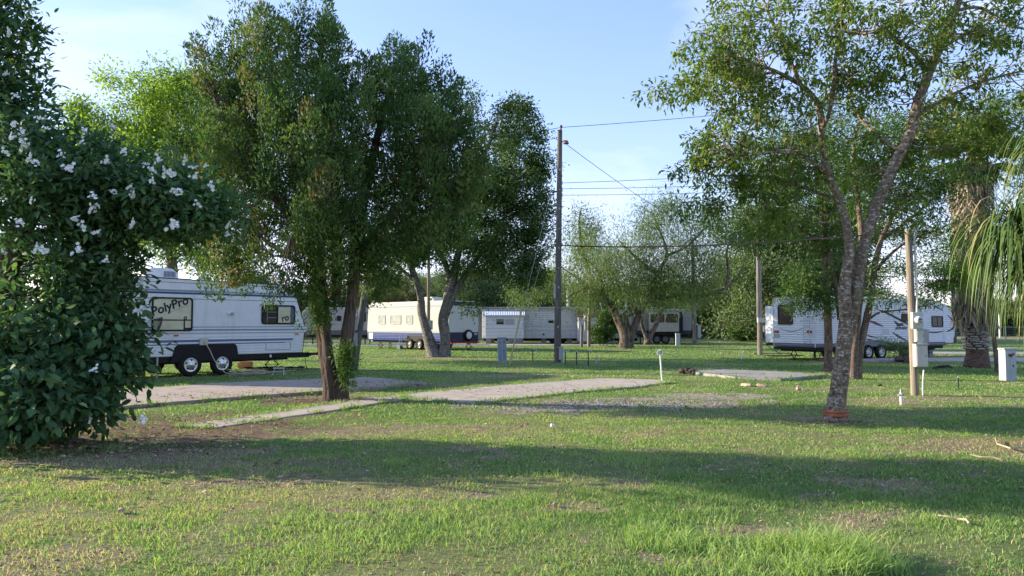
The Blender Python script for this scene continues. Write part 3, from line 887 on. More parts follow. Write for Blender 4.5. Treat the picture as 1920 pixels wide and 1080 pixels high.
mb = grow(limbs, cl, r, .05, .006, .3, mb=mb)
mb.build("trunk", bark_ol, ol, smooth=True)
lowc = cl[:, 2] < 1.9
crown([leaves(cl[lowc], 38, .30, .140, .084, r, droop=.5, squash=.8, fold=.05, tone=(0, .9), ctone=.3, oval=True), leaves(cl[~lowc], 44, .27, .125, .052, r, droop=.1, up=.25, squash=.8, fold=.06, tone=(0, .95), ctone=.4, oval=True), leaves(cl[r.random(len(cl)) < .2], 4, .34, .12, .06, r, tone=(.9, 1), oval=True)], m_ol, ol, nv=6)
# flower heads: one part each
m_fl = pm("white petals", (.86, .86, .84), .6, .04)
def flower_mesh(seed):
    q = np.random.default_rng(seed); V, Fq = [], []
    for k in range(q.integers(6, 10)):
        c0 = q.normal(0, .030, 3) * (1, .5, .8)
        nrm = Vector((q.normal(0, .5), -1, q.normal(.3, .5))).normalized(); u = nrm.orthogonal().normalized(); v = nrm.cross(u)
        b0 = len(V); V.append(tuple(Vector(c0) + nrm * -.008)); m = 10; R_ = q.uniform(.020, .029)
        for j in range(m):
            a = 2 * math.pi * j / m; rr = R_ * (1 if j % 2 == 0 else .66)
            V.append(tuple(Vector(c0) + (u * math.cos(a) + v * math.sin(a)) * rr + nrm * .008))
        Fq += [(b0, b0 + 1 + j, b0 + 1 + (j + 1) % m) for j in range(m)]
    return MB().add(V, Fq)
protos = [flower_mesh(s).build("flower_cluster", m_fl, ol) for s in range(5)]
fpx = [(25, 232), (12, 285), (42, 246), (50, 272), (58, 296), (22, 258), (88, 241), (160, 244), (155, 268), (62, 378), (6, 472), (45, 270), (65, 303), (130, 318), (72, 466), (80, 470), (176, 368), (180, 386), (174, 396), (182, 438), (140, 410), (156, 425), (212, 358), (202, 304), (245, 352), (248, 362), (275, 308), (285, 318), (286, 342), (312, 322), (320, 326), (328, 360), (334, 357), (366, 333), (362, 316), (385, 312), (372, 383), (330, 419), (326, 424), (430, 424), (425, 440), (398, 350), (268, 786), (200, 490), (252, 420), (110, 205), (75, 222), (210, 236), (150, 470), (20, 60), (10, 140), (30, 180), (60, 20), (178, 695), (172, 786), (232, 284), (118, 290), (36, 415), (300, 300), (350, 300)]
cpx = cl[:, 0] / cl[:, 1] * F + 960
# project clump centres with the pitched camera
cd = cl - np.array([0, 0, CAMZ]); cf = cd[:, 1] * cp + cd[:, 2] * sp; cu_ = -cd[:, 1] * sp + cd[:, 2] * cp
cpx = 960 + F * cd[:, 0] / cf; cpy = 540 - F * cu_ / cf
for k, (px, py) in enumerate(fpx):
    o = protos[k] if k < 5 else protos[k % 5].copy()
    if k >= 5: COL.objects.link(o); o.parent = ol
    near = np.hypot(cpx - px, cpy - py) < 42
    yy = (cl[near, 1].min() if near.any() else YO - .8) - .24
    o.location = P(px, py, yy)
    o.rotation_euler = (r.normal(0, .3), r.uniform(-.8, .8), r.normal(0, .3)); s = r.uniform(.8, 1.15); o.scale = (s, s, s)

# --- pale green tree behind it -------------------------------------------------
r = np.random.default_rng(44)
m_lt = leaf_mat("bright leaves", [(0, (0.072, 0.135, 0.024)), (0.5, (0.152, 0.232, 0.042)), (1, (0.304, 0.375, 0.075))], .45, .6, .25)
bark_g = bark_mat("grey bark", (.06, .05, .042), (.22, .19, .16), stretch=.2, scale=12)
YT = 33.0
tr_ = empty("ash_tree", (0, 0, 0), 0, "bright yellow green tree behind the white flowering shrub", "tree")
limbs = [trunk_pts([(330, 665), (326, 560), (318, 440), (300, 320), (285, 220), (290, 150)], YT, (26, 20, 17, 12, 8, 3)), trunk_pts([(320, 480), (370, 380), (400, 280), (410, 220)], YT, (14, 11, 7, 3)), trunk_pts([(318, 470), (250, 400), (190, 320), (170, 250)], YT, (13, 10, 6, 3))]
mb = limb_mb(limbs, 9, .03, 2)
cl = clumps_of([E(300, 220, YT, 95, 90, 3.0, 130), E(330, 160, YT, 70, 44, 1.5, 40), E(400, 260, YT, 90, 110, 3.0, 120), E(190, 260, YT, 62, 58, 2.0, 60), E(160, 215, YT, 32, 26, 1, 14), E(290, 350, YT, 150, 110, 3.0, 190), E(370, 460, YT, 120, 60, 2.6, 80), E(240, 420, YT, 100, 60, 2.6, 60)], r, 2.2, .08)
grow(limbs, cl, r, .09, .012, .3, mb=mb, sides=5).build("trunk", bark_g, tr_, smooth=True)
crown([leaves(cl, 75, .62, .20, .085, r, tone=(0, 1), ctone=.5)], m_lt, tr_)

# --- live oak in the middle -------------------------------------------------
r = np.random.default_rng(55)
m_oak = leaf_mat("oak leaves", [(0, (0.020, 0.043, 0.016)), (0.5, (0.048, 0.090, 0.026)), (1, (0.119, 0.171, 0.048))], .25, .6, .2)
bark_oak = bark_mat("oak bark", (.055, .048, .042), (.21, .19, .165), (.42, .43, .40), .7, stretch=.5, scale=10, bd=.05)
YK = G(822, 669).y
oak = empty("live_oak", (0, 0, 0), 0, "dark live oak with forked mottled trunk in front of the blue and cream trailer", "tree")
limbs = [trunk_pts([(815, 671), (804, 630), (792, 588), (790, 560), (780, 525), (760, 470), (740, 400)], YK, (24, 18, 16, 13, 12, 10, 6)),
         trunk_pts([(832, 671), (835, 630), (832, 600), (840, 560), (850, 520), (860, 470), (880, 400), (900, 320), (930, 230)], YK, (24, 20, 19, 18, 16, 13, 11, 9, 4)),
         trunk_pts([(838, 590), (855, 545), (880, 505), (905, 470), (940, 420), (970, 350)], YK, (12, 12, 10, 8, 6, 3)),
         trunk_pts([(843, 560), (838, 500), (815, 460), (790, 410)], YK, (11, 9, 7, 4)), trunk_pts([(782, 530), (745, 500), (715, 490), (690, 480)], YK, (7, 6, 5, 3))]
mb = limb_mb(limbs, 10, .05, 2.5)

cl = clumps_of([E(960, 250, YK, 62, 58, 2.2, 60), E(965, 205, YK, 38, 28, 1., 16), E(950, 350, YK, 95, 90, 3.2, 170), E(1000, 430, YK, 48, 70, 1.6, 60), E(930, 460, YK, 95, 55, 2.8, 110), E(1010, 300, YK, 30, 50, 1.3, 30), E(860, 400, YK, 110, 110, 3.4, 160), E(740, 470, YK, 80, 46, 2.4, 90), E(720, 525, YK - 1.5, 44, 22, 1.2, 26), E(690, 560, YK - 1.5, 26, 16, .7, 10), E(985, 510, YK - 1, 46, 26, 1.4, 34), E(880, 500, YK - 1, 60, 20, 1.6, 14), E(885, 585, YK - .5, 9, 14, .4, 4), E(870, 200, YK, 60, 60, 1.5, 20)], r, 2.0, .08)
grow(limbs, cl, r, .10, .012, .35, mb=mb, sides=6).build("trunk", bark_oak, oak, smooth=True)
crown([leaves(cl, 84, .48, .165, .085, r, tone=(0, 1), ctone=.45)], m_oak, oak)

# --- spreading mesquites in the centre distance -------------------------------------------------
m_mes = leaf_mat("feathery leaves", [(0., (.045, .080, .028)), (.5, (.085, .130, .046)), (1., (.165, .205, .085))], .35, .7, .2)
bark_mes = bark_mat("mesquite bark", (.055, .042, .034), (.24, .195, .155), stretch=.25, scale=7, bump=1, bd=.12)
r = np.random.default_rng(66)
YM = G(1172, 653).y
mes = empty("mesquite_tree", (0, 0, 0), 0, "spreading mesquite with thick twisted trunk and one long low limb", "tree")
limbs = [trunk_pts([(1172, 655), (1170, 625), (1160, 600), (1150, 580), (1135, 558), (1125, 545)], YM, (22, 18, 15, 11, 8, 5)),
         trunk_pts([(1176, 655), (1178, 625), (1170, 598), (1178, 588), (1200, 578), (1212, 566), (1245, 555), (1300, 556), (1330, 551), (1360, 541), (1376, 528), (1390, 510), (1394, 490)], YM, (18, 16, 14, 13, 12, 10, 8, 6, 6, 5, 4, 3, 2)),
         trunk_pts([(1178, 655), (1188, 620), (1200, 590), (1212, 565), (1230, 520), (1250, 480), (1240, 440), (1225, 400)], YM, (18, 15, 13, 10, 8, 6, 4, 2)),
         trunk_pts([(1362, 541), (1366, 510), (1362, 480), (1368, 450), (1378, 443)], YM, (5, 5, 4, 3, 2)),
         trunk_pts([(1130, 552), (1110, 540), (1085, 545), (1065, 556)], YM, (7, 6, 4, 2)), trunk_pts([(1132, 555), (1128, 530), (1120, 505), (1090, 480)], YM, (8, 6, 4, 2)),
         trunk_pts([(1250, 480), (1290, 460), (1320, 430)], YM, (6, 4, 2)), trunk_pts([(1232, 515), (1190, 480), (1160, 450)], YM, (7, 5, 2)), trunk_pts([(1345, 548), (1365, 552), (1372, 566)], YM, (4, 3, 1.5))]
mb = limb_mb(limbs, 14, .05, 1.6, flute=.28)
cl = clumps_of([E(1230, 415, YM, 75, 42, 3, 64), E(1240, 380, YM, 45, 20, 1.5, 18), E(1170, 470, YM, 85, 56, 3, 90), E(1290, 470, YM, 72, 56, 3, 76), E(1230, 520, YM, 120, 40, 3.4, 110), E(1120, 520, YM, 60, 44, 2, 44), E(1090, 555, YM, 34, 22, 1.5, 14), E(1290, 535, YM - 1, 80, 20, 2, 32), E(1190, 548, YM - 1, 60, 16, 2, 16), E(1335, 480, YM, 30, 30, 1.6, 10), E(1320, 400, YM, 42, 30, 1.6, 16)], r, 1.9, .1)
grow(limbs, cl, r, .10, .014, .35, mb=mb, sides=5, wig=.16).build("trunk", bark_mes, mes, smooth=True)
crown([leaves(cl, 84, .80, .27, .044, r, droop=.55, squash=1.15, tone=(0, 1), ctone=.6, hang=.45)], m_mes, mes)
m2 = empty("mesquite_tree", (0, 0, 0), 0, "slender pale green mesquite directly right of the tall utility pole", "tree")
YM2 = 60.0
limbs = [trunk_pts([(1128, 637), (1124, 590), (1112, 540), (1096, 480), (1085, 420), (1090, 390)], YM2, (14, 10, 8, 6, 4, 2)), trunk_pts([(1112, 545), (1080, 520), (1050, 500)], YM2, (6, 4, 2))]
mb = limb_mb(limbs, 8, .08, 1.6)
cl = clumps_of([E(1095, 420, YM2, 42, 40, 2.2, 40), E(1090, 470, YM2, 60, 50, 2.6, 60), E(1030, 520, YM2, 75, 30, 2.6, 44), E(1100, 530, YM2, 50, 36, 2.4, 36), E(985, 545, YM2, 30, 24, 1.6, 14)], r, 2, .1)
grow(limbs, cl, r, .10, .016, .3, mb=mb, sides=5, wig=.16).build("trunk", bark_mes, m2, smooth=True)
crown([leaves(cl, 70, 1.0, .32, .06, r, droop=.6, squash=1.2, tone=(.2, 1), ctone=.6, hang=.5)], m_mes, m2)
m3 = empty("mesquite_tree", (0, 0, 0), 0, "leaning bare trunked mesquite in front of the dark windowed trailer", "tree")
YM3 = 56.5
limbs = [trunk_pts([(1214, 640), (1226, 615), (1238, 585), (1240, 560), (1232, 530)], YM3, (11, 9, 8, 6, 4)), trunk_pts([(1214, 640), (1203, 610), (1200, 590), (1190, 560)], YM3, (10, 8, 6, 4))]
mb = limb_mb(limbs, 8, .08, 1.6)
cl = clumps_of([E(1235, 515, YM3, 50, 24, 2.0, 26), E(1190, 525, YM3, 40, 22, 2.0, 16), E(1262, 548, YM3 - 1, 40, 12, 1.2, 12)], r, 2, .1)
grow(limbs, cl, r, .10, .016, .3, mb=mb, sides=5, wig=.16).build("trunk", bark_mes, m3, smooth=True)
crown([leaves(cl, 60, 1.0, .32, .06, r, droop=.6, squash=1.1, tone=(0, .8), ctone=.6, hang=.3)], m_mes, m3)
# thick green bush by the brown roofed shed
r = np.random.default_rng(68)
m_cedar = leaf_mat("cedar leaves", [(0, (0.031, 0.070, 0.025)), (0.6, (0.063, 0.123, 0.036)), (1, (0.119, 0.182, 0.059))], .2, .6, .3)
bush = empty("cedar_bush", (0, 0, 0), 0, "dense rounded dark green bush beside the thick mesquite trunk", "bush")
YB = 52.0
limbs = [trunk_pts([(1135, 645), (1135, 620), (1137, 600)], YB, (8, 6, 3))]
cl = clumps_of([E(1135, 618, YB, 24, 22, 1.0, 60), E(1140, 598, YB, 18, 14, .7, 26), E(1128, 632, YB, 20, 10, .8, 20)], r, 2.4, .05)
grow(limbs, cl, r, .04, .01, .1).build("trunk", bark_g, bush, smooth=True)
crown([leaves(cl, 60, .32, .22, .08, r, droop=.1, squash=.6)], m_cedar, bush)

# --- lichen spotted tree in the right foreground -------------------------------------------------
r = np.random.default_rng(77)
m_rt = leaf_mat("glossy small leaves", [(0, (0.032, 0.062, 0.016)), (0.45, (0.086, 0.136, 0.030)), (0.85, (0.178, 0.224, 0.051)), (0.97, (0.345, 0.345, 0.069)), (1, (0.345, 0.230, 0.069))], .35, .6, .2)
bark_rt = bark_mat("lichen bark", (.10, .070, .048), (.30, .225, .16), (.55, .53, .46), .8, stretch=.55, scale=20, bump=.9, bd=.02)
YR = G(1567, 788).y
rt = empty("lichen_tree", (0, 0, 0), 0, "tall forked tree with white lichen spots and a terracotta ring at its foot", "tree")
limbs = [trunk_pts([(1567, 792), (1570, 750), (1577, 700), (1583, 650), (1586, 600), (1583, 540), (1592, 475), (1588, 420), (1572, 372), (1550, 315), (1543, 260), (1535, 200), (1500, 158, -.2), (1440, 128, -.5), (1380, 110, -.9)], YR, (33, 30, 28, 25, 22, 21, 20, 16, 15, 14, 13, 12, 9, 6, 4)),
         trunk_pts([(1568, 750, .05), (1578, 690, .05), (1590, 640, .05), (1600, 580, .05), (1612, 500, .1), (1628, 430, .1), (1645, 380, .1), (1680, 300, .1), (1710, 245, .1), (1722, 190), (1745, 130), (1775, 60), (1802, -10), (1830, -90)], YR, (15, 17, 18, 20, 20, 20, 20, 20, 18, 18, 17, 15, 12, 6)),
         trunk_pts([(1543, 240), (1556, 210, -.2), (1563, 165, -.4), (1566, 110, -.6), (1580, 30, -.7), (1590, -40, -.8)], YR, (9, 8, 8, 7, 5, 3)),
         trunk_pts([(1500, 158, -.2), (1470, 90, 0), (1440, 20, .3), (1410, -60, .6)], YR, (8, 6, 5, 3)),
         trunk_pts([(1740, 135, 0), (1705, 90, -.4), (1650, 62, -.8), (1600, 62, -1.2), (1560, 55, -1.4)], YR, (9, 8, 7, 5, 3)),
         trunk_pts([(1790, 20, 0), (1840, 15, .3), (1890, 45, .5), (1950, 60, .7)], YR, (8, 6, 5, 3)),
         trunk_pts([(1550, 320, 0), (1480, 285, -.6), (1400, 290, -1.0), (1330, 280, -1.3)], YR, (7, 6, 5, 3)),
         trunk_pts([(1572, 375), (1500, 350, .5), (1420, 330, .8), (1340, 330, 1.0)], YR, (7, 6, 4, 3)),
         trunk_pts([(1715, 220, 0), (1780, 180, .5), (1850, 150, .8), (1930, 130, 1.1)], YR, (8, 6, 5, 3)),
         trunk_pts([(1690, 285, 0), (1640, 250, .7), (1600, 200, 1.2), (1590, 130, 1.4)], YR, (7, 6, 5, 3))]
mb = limb_mb(limbs, 16, .012, 6, flute=.16)
for a in range(7):                                      # root flare
    an = a * .9; g = Vector((limbs[0][0][0].x, limbs[0][0][0].y, 0))
    mb.tube([g + Vector((math.cos(an) * .06, math.sin(an) * .06, .42)), g + Vector((math.cos(an) * .09, math.sin(an) * .09, .18)), g + Vector((math.cos(an) * .12, math.sin(an) * .12, -.03))], [.05, .05, .04], 7)
cl = clumps_of([E(1410, 60, YR, 120, 80, 1.5, 54), E(1350, 130, YR - .5, 90, 70, 1.1, 42), E(1420, 190, YR - .3, 110, 70, 1.4, 54), E(1360, 270, YR - .5, 90, 55, 1.1, 36), E(1290, 160, YR - .8, 44, 40, .7, 12), E(1225, 172, YR - .9, 26, 6, .2, 4), E(1300, 300, YR, 40, 50, .7, 14), E(1560, 60, YR - .6, 130, 90, 1.3, 56), E(1620, 150, YR, 110, 70, 1.5, 44), E(1700, 60, YR, 120, 90, 1.5, 46), E(1830, 60, YR + .3, 120, 90, 1.4, 56), E(1860, 200, YR + .5, 110, 100, 1.5, 66), E(1760, 260, YR + .6, 100, 90, 1.2, 46),
                E(1600, -60, YR, 300, 60, 2.5, 90), E(1480, 300, YR + .5, 100, 60, 1.1, 42), E(1390, 340, YR + .5, 80, 40, 1., 22), E(1640, 300, YR + .8, 90, 70, 1.0, 34), E(1700, 390, YR + .7, 60, 40, .8, 14), E(1440, 400, YR + .7, 90, 50, .8, 22), E(1890, 270, YR + .6, 50, 40, .9, 16), E(1340, 370, YR + .3, 36, 30, .5, 8), E(1290, 385, YR, 20, 18, .3, 4), E(1980, 100, YR + .5, 100, 150, 1.5, 40)], r, 1.9, .1)
grow(limbs, cl, r, .03, .0035, .3, mb=mb, sides=6, wig=.14, thin=.6).build("trunk", bark_rt, rt, smooth=True)
crown([leaves(cl, 42, .17, .106, .040, r, droop=.55, squash=.8, tone=(0, .93), ctone=.45, hang=.25), leaves(cl[r.random(len(cl)) < .10], 16, .14, .07, .03, r, tone=(.94, 1.))], m_rt, rt)

# --- feathery trees behind it -------------------------------------------------
m_fe = leaf_mat("fern like leaves", [(0, (0.028, 0.061, 0.020)), (0.5, (0.059, 0.115, 0.031)), (1, (0.140, 0.223, 0.049))], .3, .55, .3)
bark_fe = bark_mat("brown bark", (.07, .045, .032), (.23, .165, .125), (.36, .33, .29), .4, stretch=.3, scale=14)
r = np.random.default_rng(88)
Y1 = G(1553, 696).y
f1 = empty("huisache_tree", (0, 0, 0), 0, "straight slim brown trunk left of the lichen tree with low hanging feathery leaves", "tree")
limbs = [trunk_pts([(1553, 697), (1553, 640), (1551, 580), (1549, 520), (1550, 460), (1540, 380), (1530, 300), (1520, 220)], Y1, (15, 14, 13, 12, 11, 9, 7, 3)), trunk_pts([(1550, 470), (1500, 430), (1450, 410), (1400, 400)], Y1, (8, 6, 4, 2)), trunk_pts([(1545, 420), (1590, 330), (1620, 250)], Y1, (8, 5, 3)),
         trunk_pts([(1550, 540), (1525, 520), (1500, 525), (1480, 540)], Y1, (5, 4, 3, 2)), trunk_pts([(1574, 600), (1568, 545), (1556, 500), (1540, 470)], Y1, (9, 9, 8, 5))]
mb = limb_mb(limbs, 9, .02, 4)
cl = clumps_of([E(1530, 260, Y1, 120, 74, 2.2, 95), E(1430, 330, Y1, 90, 70, 1.8, 90), E(1520, 350, Y1, 120, 80, 2.2, 130), E(1430, 420, Y1, 80, 46, 1.6, 60), E(1560, 450, Y1, 90, 50, 1.8, 60), E(1500, 535, Y1 - .6, 44, 46, .9, 44), E(1540, 560, Y1 - .6, 26, 36, .6, 20), E(1490, 575, Y1 - .6, 20, 18, .4, 7)], r, 2., .08)
grow(limbs, cl, r, .06, .006, .3, mb=mb, sides=5).build("trunk", bark_fe, f1, smooth=True)
crown([leaves(cl, 72, .42, .125, .042, r, droop=.3, squash=.55, tone=(0, .9), ctone=.5)], m_fe, f1)
Y2 = G(1608, 710).y
f2 = empty("huisache_tree", (0, 0, 0), 0, "dark forked feathery tree leaning right behind the lichen tree", "tree")
limbs = [trunk_pts([(1600, 712), (1601, 660), (1607, 600), (1613, 540), (1618, 480), (1610, 380), (1600, 280), (1620, 200)], Y2, (17, 16, 14, 13, 12, 9, 6, 3)),
         trunk_pts([(1606, 712), (1612, 660), (1627, 590), (1637, 530), (1644, 480), (1665, 420), (1705, 350), (1750, 280)], Y2, (13, 13, 12, 12, 11, 9, 6, 3)),
         trunk_pts([(1627, 600), (1650, 586), (1700, 580), (1740, 572)], Y2, (5, 4, 3, 2)), trunk_pts([(1640, 510), (1690, 460), (1760, 430), (1830, 400)], Y2, (6, 5, 3, 2)), trunk_pts([(1652, 450), (1720, 400), (1790, 330)], Y2, (7, 5, 2))]
mb = limb_mb(limbs, 9, .02, 4)
cl = clumps_of([E(1640, 255, Y2, 110, 62, 1.8, 66), E(1750, 240, Y2, 110, 52, 1.8, 56), E(1650, 350, Y2, 120, 80, 1.8, 120), E(1745, 350, Y2, 60, 60, 1.8, 70), E(1850, 230, Y2, 80, 60, 1.6, 60), E(1900, 330, Y2, 26, 40, .8, 12), E(1730, 430, Y2, 66, 34, 1.5, 44), E(1700, 500, Y2, 80, 30, 1.2, 26), E(1650, 560, Y2 - .4, 40, 12, .6, 9), E(1730, 560, Y2 - .4, 50, 10, .6, 10)], r, 2., .08)
grow(limbs, cl, r, .05, .006, .3, mb=mb, sides=5).build("trunk", bark_fe, f2, smooth=True)
crown([leaves(cl, 60, .42, .115, .040, r, droop=.25, squash=.5, tone=(0, .85), ctone=.5)], m_fe, f2)
Y3 = 24.0
f3 = empty("huisache_tree", (0, 0, 0), 0, "light green layered feathery tree to the right of the wooden meter pole", "tree")
limbs = [trunk_pts([(1872, 700), (1862, 620), (1850, 540), (1830, 480), (1800, 440)], Y3, (9, 8, 7, 5, 3)), trunk_pts([(1850, 540), (1810, 530), (1770, 525), (1735, 535)], Y3, (5, 4, 3, 2))]
mb = limb_mb(limbs, 8, .02, 4)
cl = clumps_of([E(1780, 505, Y3, 64, 14, 1.2, 36), E(1760, 535, Y3, 50, 14, 1.0, 22), E(1790, 535, Y3, 30, 16, 1.0, 14), E(1770, 465, Y3, 44, 20, 1.3, 18)], r, 2., .08)
grow(limbs, cl, r, .04, .006, .3, mb=mb, sides=5).build("trunk", bark_fe, f3, smooth=True)
crown([leaves(cl, 56, .38, .125, .042, r, droop=.2, squash=.4, tone=(.45, 1), ctone=.5)], m_fe, f3)
# small scraggly shrub by the stump
YS = G(1680, 678).y
sh = empty("scrub_bush", (0, 0, 0), 0, "small wispy shrub growing behind the log pile at the wooden meter pole", "bush")
cl = clumps_of([E(1685, 650, YS, 26, 20, .6, 26), E(1660, 642, YS, 14, 9, .4, 6)], r, 2)
grow([trunk_pts([(1690, 682), (1688, 665), (1684, 650)], YS, (3, 3, 2))], cl, r, .02, .005, .1).build("stem", bark_fe, sh)
crown([leaves(cl, 40, .26, .12, .03, r, droop=0, tone=(.3, 1))], m_fe, sh)

# --- palm with its dead frond skirt -------------------------------------------------
r = np.random.default_rng(99)
YP = G(1832, 689).y; gpm = G(1832, 689)
palm = empty("fan_palm", (gpm.x, YP, 0), 0, "old fan palm with shaggy grey skirt of dead fronds and pale frond stubs", "palm")
m_ptr = bark_mat("palm trunk", (.07, .045, .032), (.24, .16, .12), stretch=2.2, scale=9)
m_skirt = leaf_mat("dead fronds", [(0., (.13, .10, .075)), (.5, (.29, .235, .18)), (1., (.50, .43, .35))], .12, .9, .1, 1.0)
m_fan = leaf_mat("fan fronds", [(0., (.020, .046, .015)), (1., (.075, .12, .035))], .25, .5, .3)
k_ = YP / F
MB().tube([(0, 0, -.1), (0, 0, .15), (.02, 0, .5), (.03, 0, 1.4), (.05, 0, 4), (.15, 0, 8)], [.46, .42, .36, .34, .30, .24], 16).build("trunk", m_ptr, palm, smooth=True)
def zpx(py): return P(1832, py, YP).z
mbk = MB()
for z in np.arange(zpx(655), zpx(612), .085):
    for a in range(9):
        an = a * .698 + z * 5 + r.normal(0, .08); rr = .36
        c_, s_ = math.cos(an), math.sin(an); q = Vector((c_, s_, 0)); tdir = Vector((-s_, c_, 0)); o0 = q * rr + Vector((0, 0, z))
        wv = tdir * r.uniform(.09, .13); out_ = q * r.uniform(.07, .13) + Vector((0, 0, r.uniform(.0, .06)))
        mbk.add([o0 - wv, o0 + wv, o0 + out_ + wv * .7, o0 + out_ - wv * .7, o0 - wv + Vector((0, 0, .07)), o0 + wv + Vector((0, 0, .07)), o0 + out_ + wv * .7 + Vector((0, 0, .03)), o0 + out_ - wv * .7 + Vector((0, 0, .03))], [(0, 1, 2, 3), (4, 7, 6, 5), (0, 4, 5, 1), (1, 5, 6, 2), (2, 6, 7, 3), (3, 7, 4, 0)])
mbk.build("frond_stubs", pm("pale frond stubs", (.42, .38, .33), .85, .35, 9), palm)
def strips(n, zr, rad, Lr, wid, flat, r, tone=(0, 1), lean=.35):
    z = r.uniform(zr[0], zr[1], n); a = r.uniform(0, 6.283, n); rr = rad(z) * r.uniform(.55, 1.05, n)
    L = r.uniform(Lr[0], Lr[1], n)
    q = np.stack([np.cos(a), np.sin(a), np.zeros(n)], 1); t_ = np.stack([-np.sin(a), np.cos(a), np.zeros(n)], 1)
    p0 = q * rr[:, None]; p0[:, 2] = z
    dz = np.array([0, 0, -1.0])
    d = dz + t_ * r.normal(0, lean, n)[:, None] + q * r.normal(.02, .14, n)[:, None]
    d /= np.linalg.norm(d, axis=1)[:, None]
    wv = t_ * (wid * r.uniform(.5, 1.4, n))[:, None] * .5 + q * r.normal(0, wid * .3, n)[:, None]
    V = np.stack([p0, p0 + d * (L * .4)[:, None] - wv, p0 + d * L[:, None], p0 + d * (L * .4)[:, None] + wv], 1)
    return V.reshape(-1, 3), np.repeat(r.uniform(tone[0], tone[1], n), 4)
z0, z1, z2, z3 = zpx(632), zpx(560), zpx(470), zpx(320)
rad = lambda z: np.interp(z, [z0, z0 + .25, z1, z1 + .25, z2, z3, z3 + 1], [.42, .60, .68, .55, .55, .75, .3])
parts_ = [strips(5200, (z0 + .75, z3 + .5), rad, (.35, .85), .05, 0, r)]
crown(parts_, m_skirt, palm, "dead_frond_skirt")
fan = []
for f_ in range(44):
    an = r.uniform(0, 6.28); el = r.uniform(-.75, 1.25); L0 = r.uniform(.7, 1.1)
    q = Vector((math.cos(an) * math.cos(el), math.sin(an) * math.cos(el), math.sin(el)))
    hub = Vector((.12, 0, z3 + .55)) + q * L0 + Vector((0, 0, -.12 * L0))
    side = q.cross(Vector((0, 0, 1))).normalized(); upv = side.cross(q)
    for s_ in range(34):
        th = R(-105 + 210 * s_ / 33); ll = .78 * (1 - .25 * abs(th) / 2) * r.uniform(.9, 1.05)
        dd = (q * math.cos(th) + side * math.sin(th) + upv * .06 + Vector((0, 0, -.22))).normalized()
        wv = (side * math.cos(th) - q * math.sin(th)) * .026
        tip = hub + dd * ll + Vector((0, 0, -.14 * ll))
        fan.append([hub, hub + dd * ll * .6 - wv, tip, hub + dd * ll * .6 + wv])
V = np.array([[tuple(p) for p in f] for f in fan]).reshape(-1, 3)
crown([(V, np.repeat(r.random(len(fan)), 4))], m_fan, palm, "crown")

# --- weeping strap leaved plant at the right edge -------------------------------------------------
r = np.random.default_rng(101)
m_strap = leaf_mat("strap leaves", [(0., (.030, .066, .018)), (.5, (.065, .115, .030)), (.8, (.12, .17, .045)), (1., (.30, .23, .12))], .15, .6, .2, 1.3)
YW = G(1950, 835).y
pony = empty("ponytail_palm", (0, 0, 0), 0, "weeping plant with long narrow strap leaves hanging at the right edge", "palm")
base = G(1985, 835)
heads = [P(1905, 425, YW - .7), P(1995, 270, YW - .2), P(2000, 360, YW - .8), P(1955, 480, YW - .3), P(2030, 200, YW), P(2010, 480, YW - .9)]
mbp = MB()
top = Vector((base.x, base.y, 2.3))
mbp.tube([base + Vector((0, 0, -.1)), base + Vector((0, 0, .15)), base + Vector((0, 0, .7)), top], [.42, .36, .2, .15], 14)
for h_ in heads: mbp.tube([top - Vector((0, 0, .3)), top.lerp(h_, .5) + Vector((0, 0, .15)), h_], [.10, .07, .045], 8)
knobby(mbp, 0, .02, 6)
mbp.build("trunk", bark_g, pony, smooth=True)
Vs, Ts = [], []
Fq = []
for h_ in heads:
    n = 420
    an = r.uniform(0, 6.283, n); el = r.uniform(-.1, 1.35, n); L = r.uniform(.75, 1.4, n)
    tn = np.where(r.random(n) < .06, r.uniform(.85, 1, n), r.uniform(0, .8, n))
    for i in range(n):
        q = Vector((math.cos(an[i]), math.sin(an[i]), 0)); t_ = Vector((-q.y, q.x, 0))
        p = Vector(h_); d = (q * math.cos(el[i]) + Vector((0, 0, math.sin(el[i])))); segs = 8; b0 = sum(len(v) for v in Vs); row = []
        for s_ in range(segs + 1):
            f = s_ / segs; wv = t_ * (.0095 * (1 - f ** 3 * .85))
            row += [tuple(p - wv), tuple(p + wv)]
            d = (d + Vector((0, 0, -.42))).normalized() if s_ < 5 else (d + Vector((r.normal(0, .04), 0, -.6))).normalized()
            p = p + d * (L[i] / segs)
        Vs.append(row); Ts += [tn[i] + (1 - tn[i]) * .0] * len(row)
        Fq += [(b0 + 2 * s_, b0 + 2 * s_ + 1, b0 + 2 * s_ + 3, b0 + 2 * s_ + 2) for s_ in range(segs)]
V = np.array([v for row in Vs for v in row])
link("crown", npmesh("crown", V, [np.array(Fq)], dict(tone=np.array(Ts))), m_strap, pony)

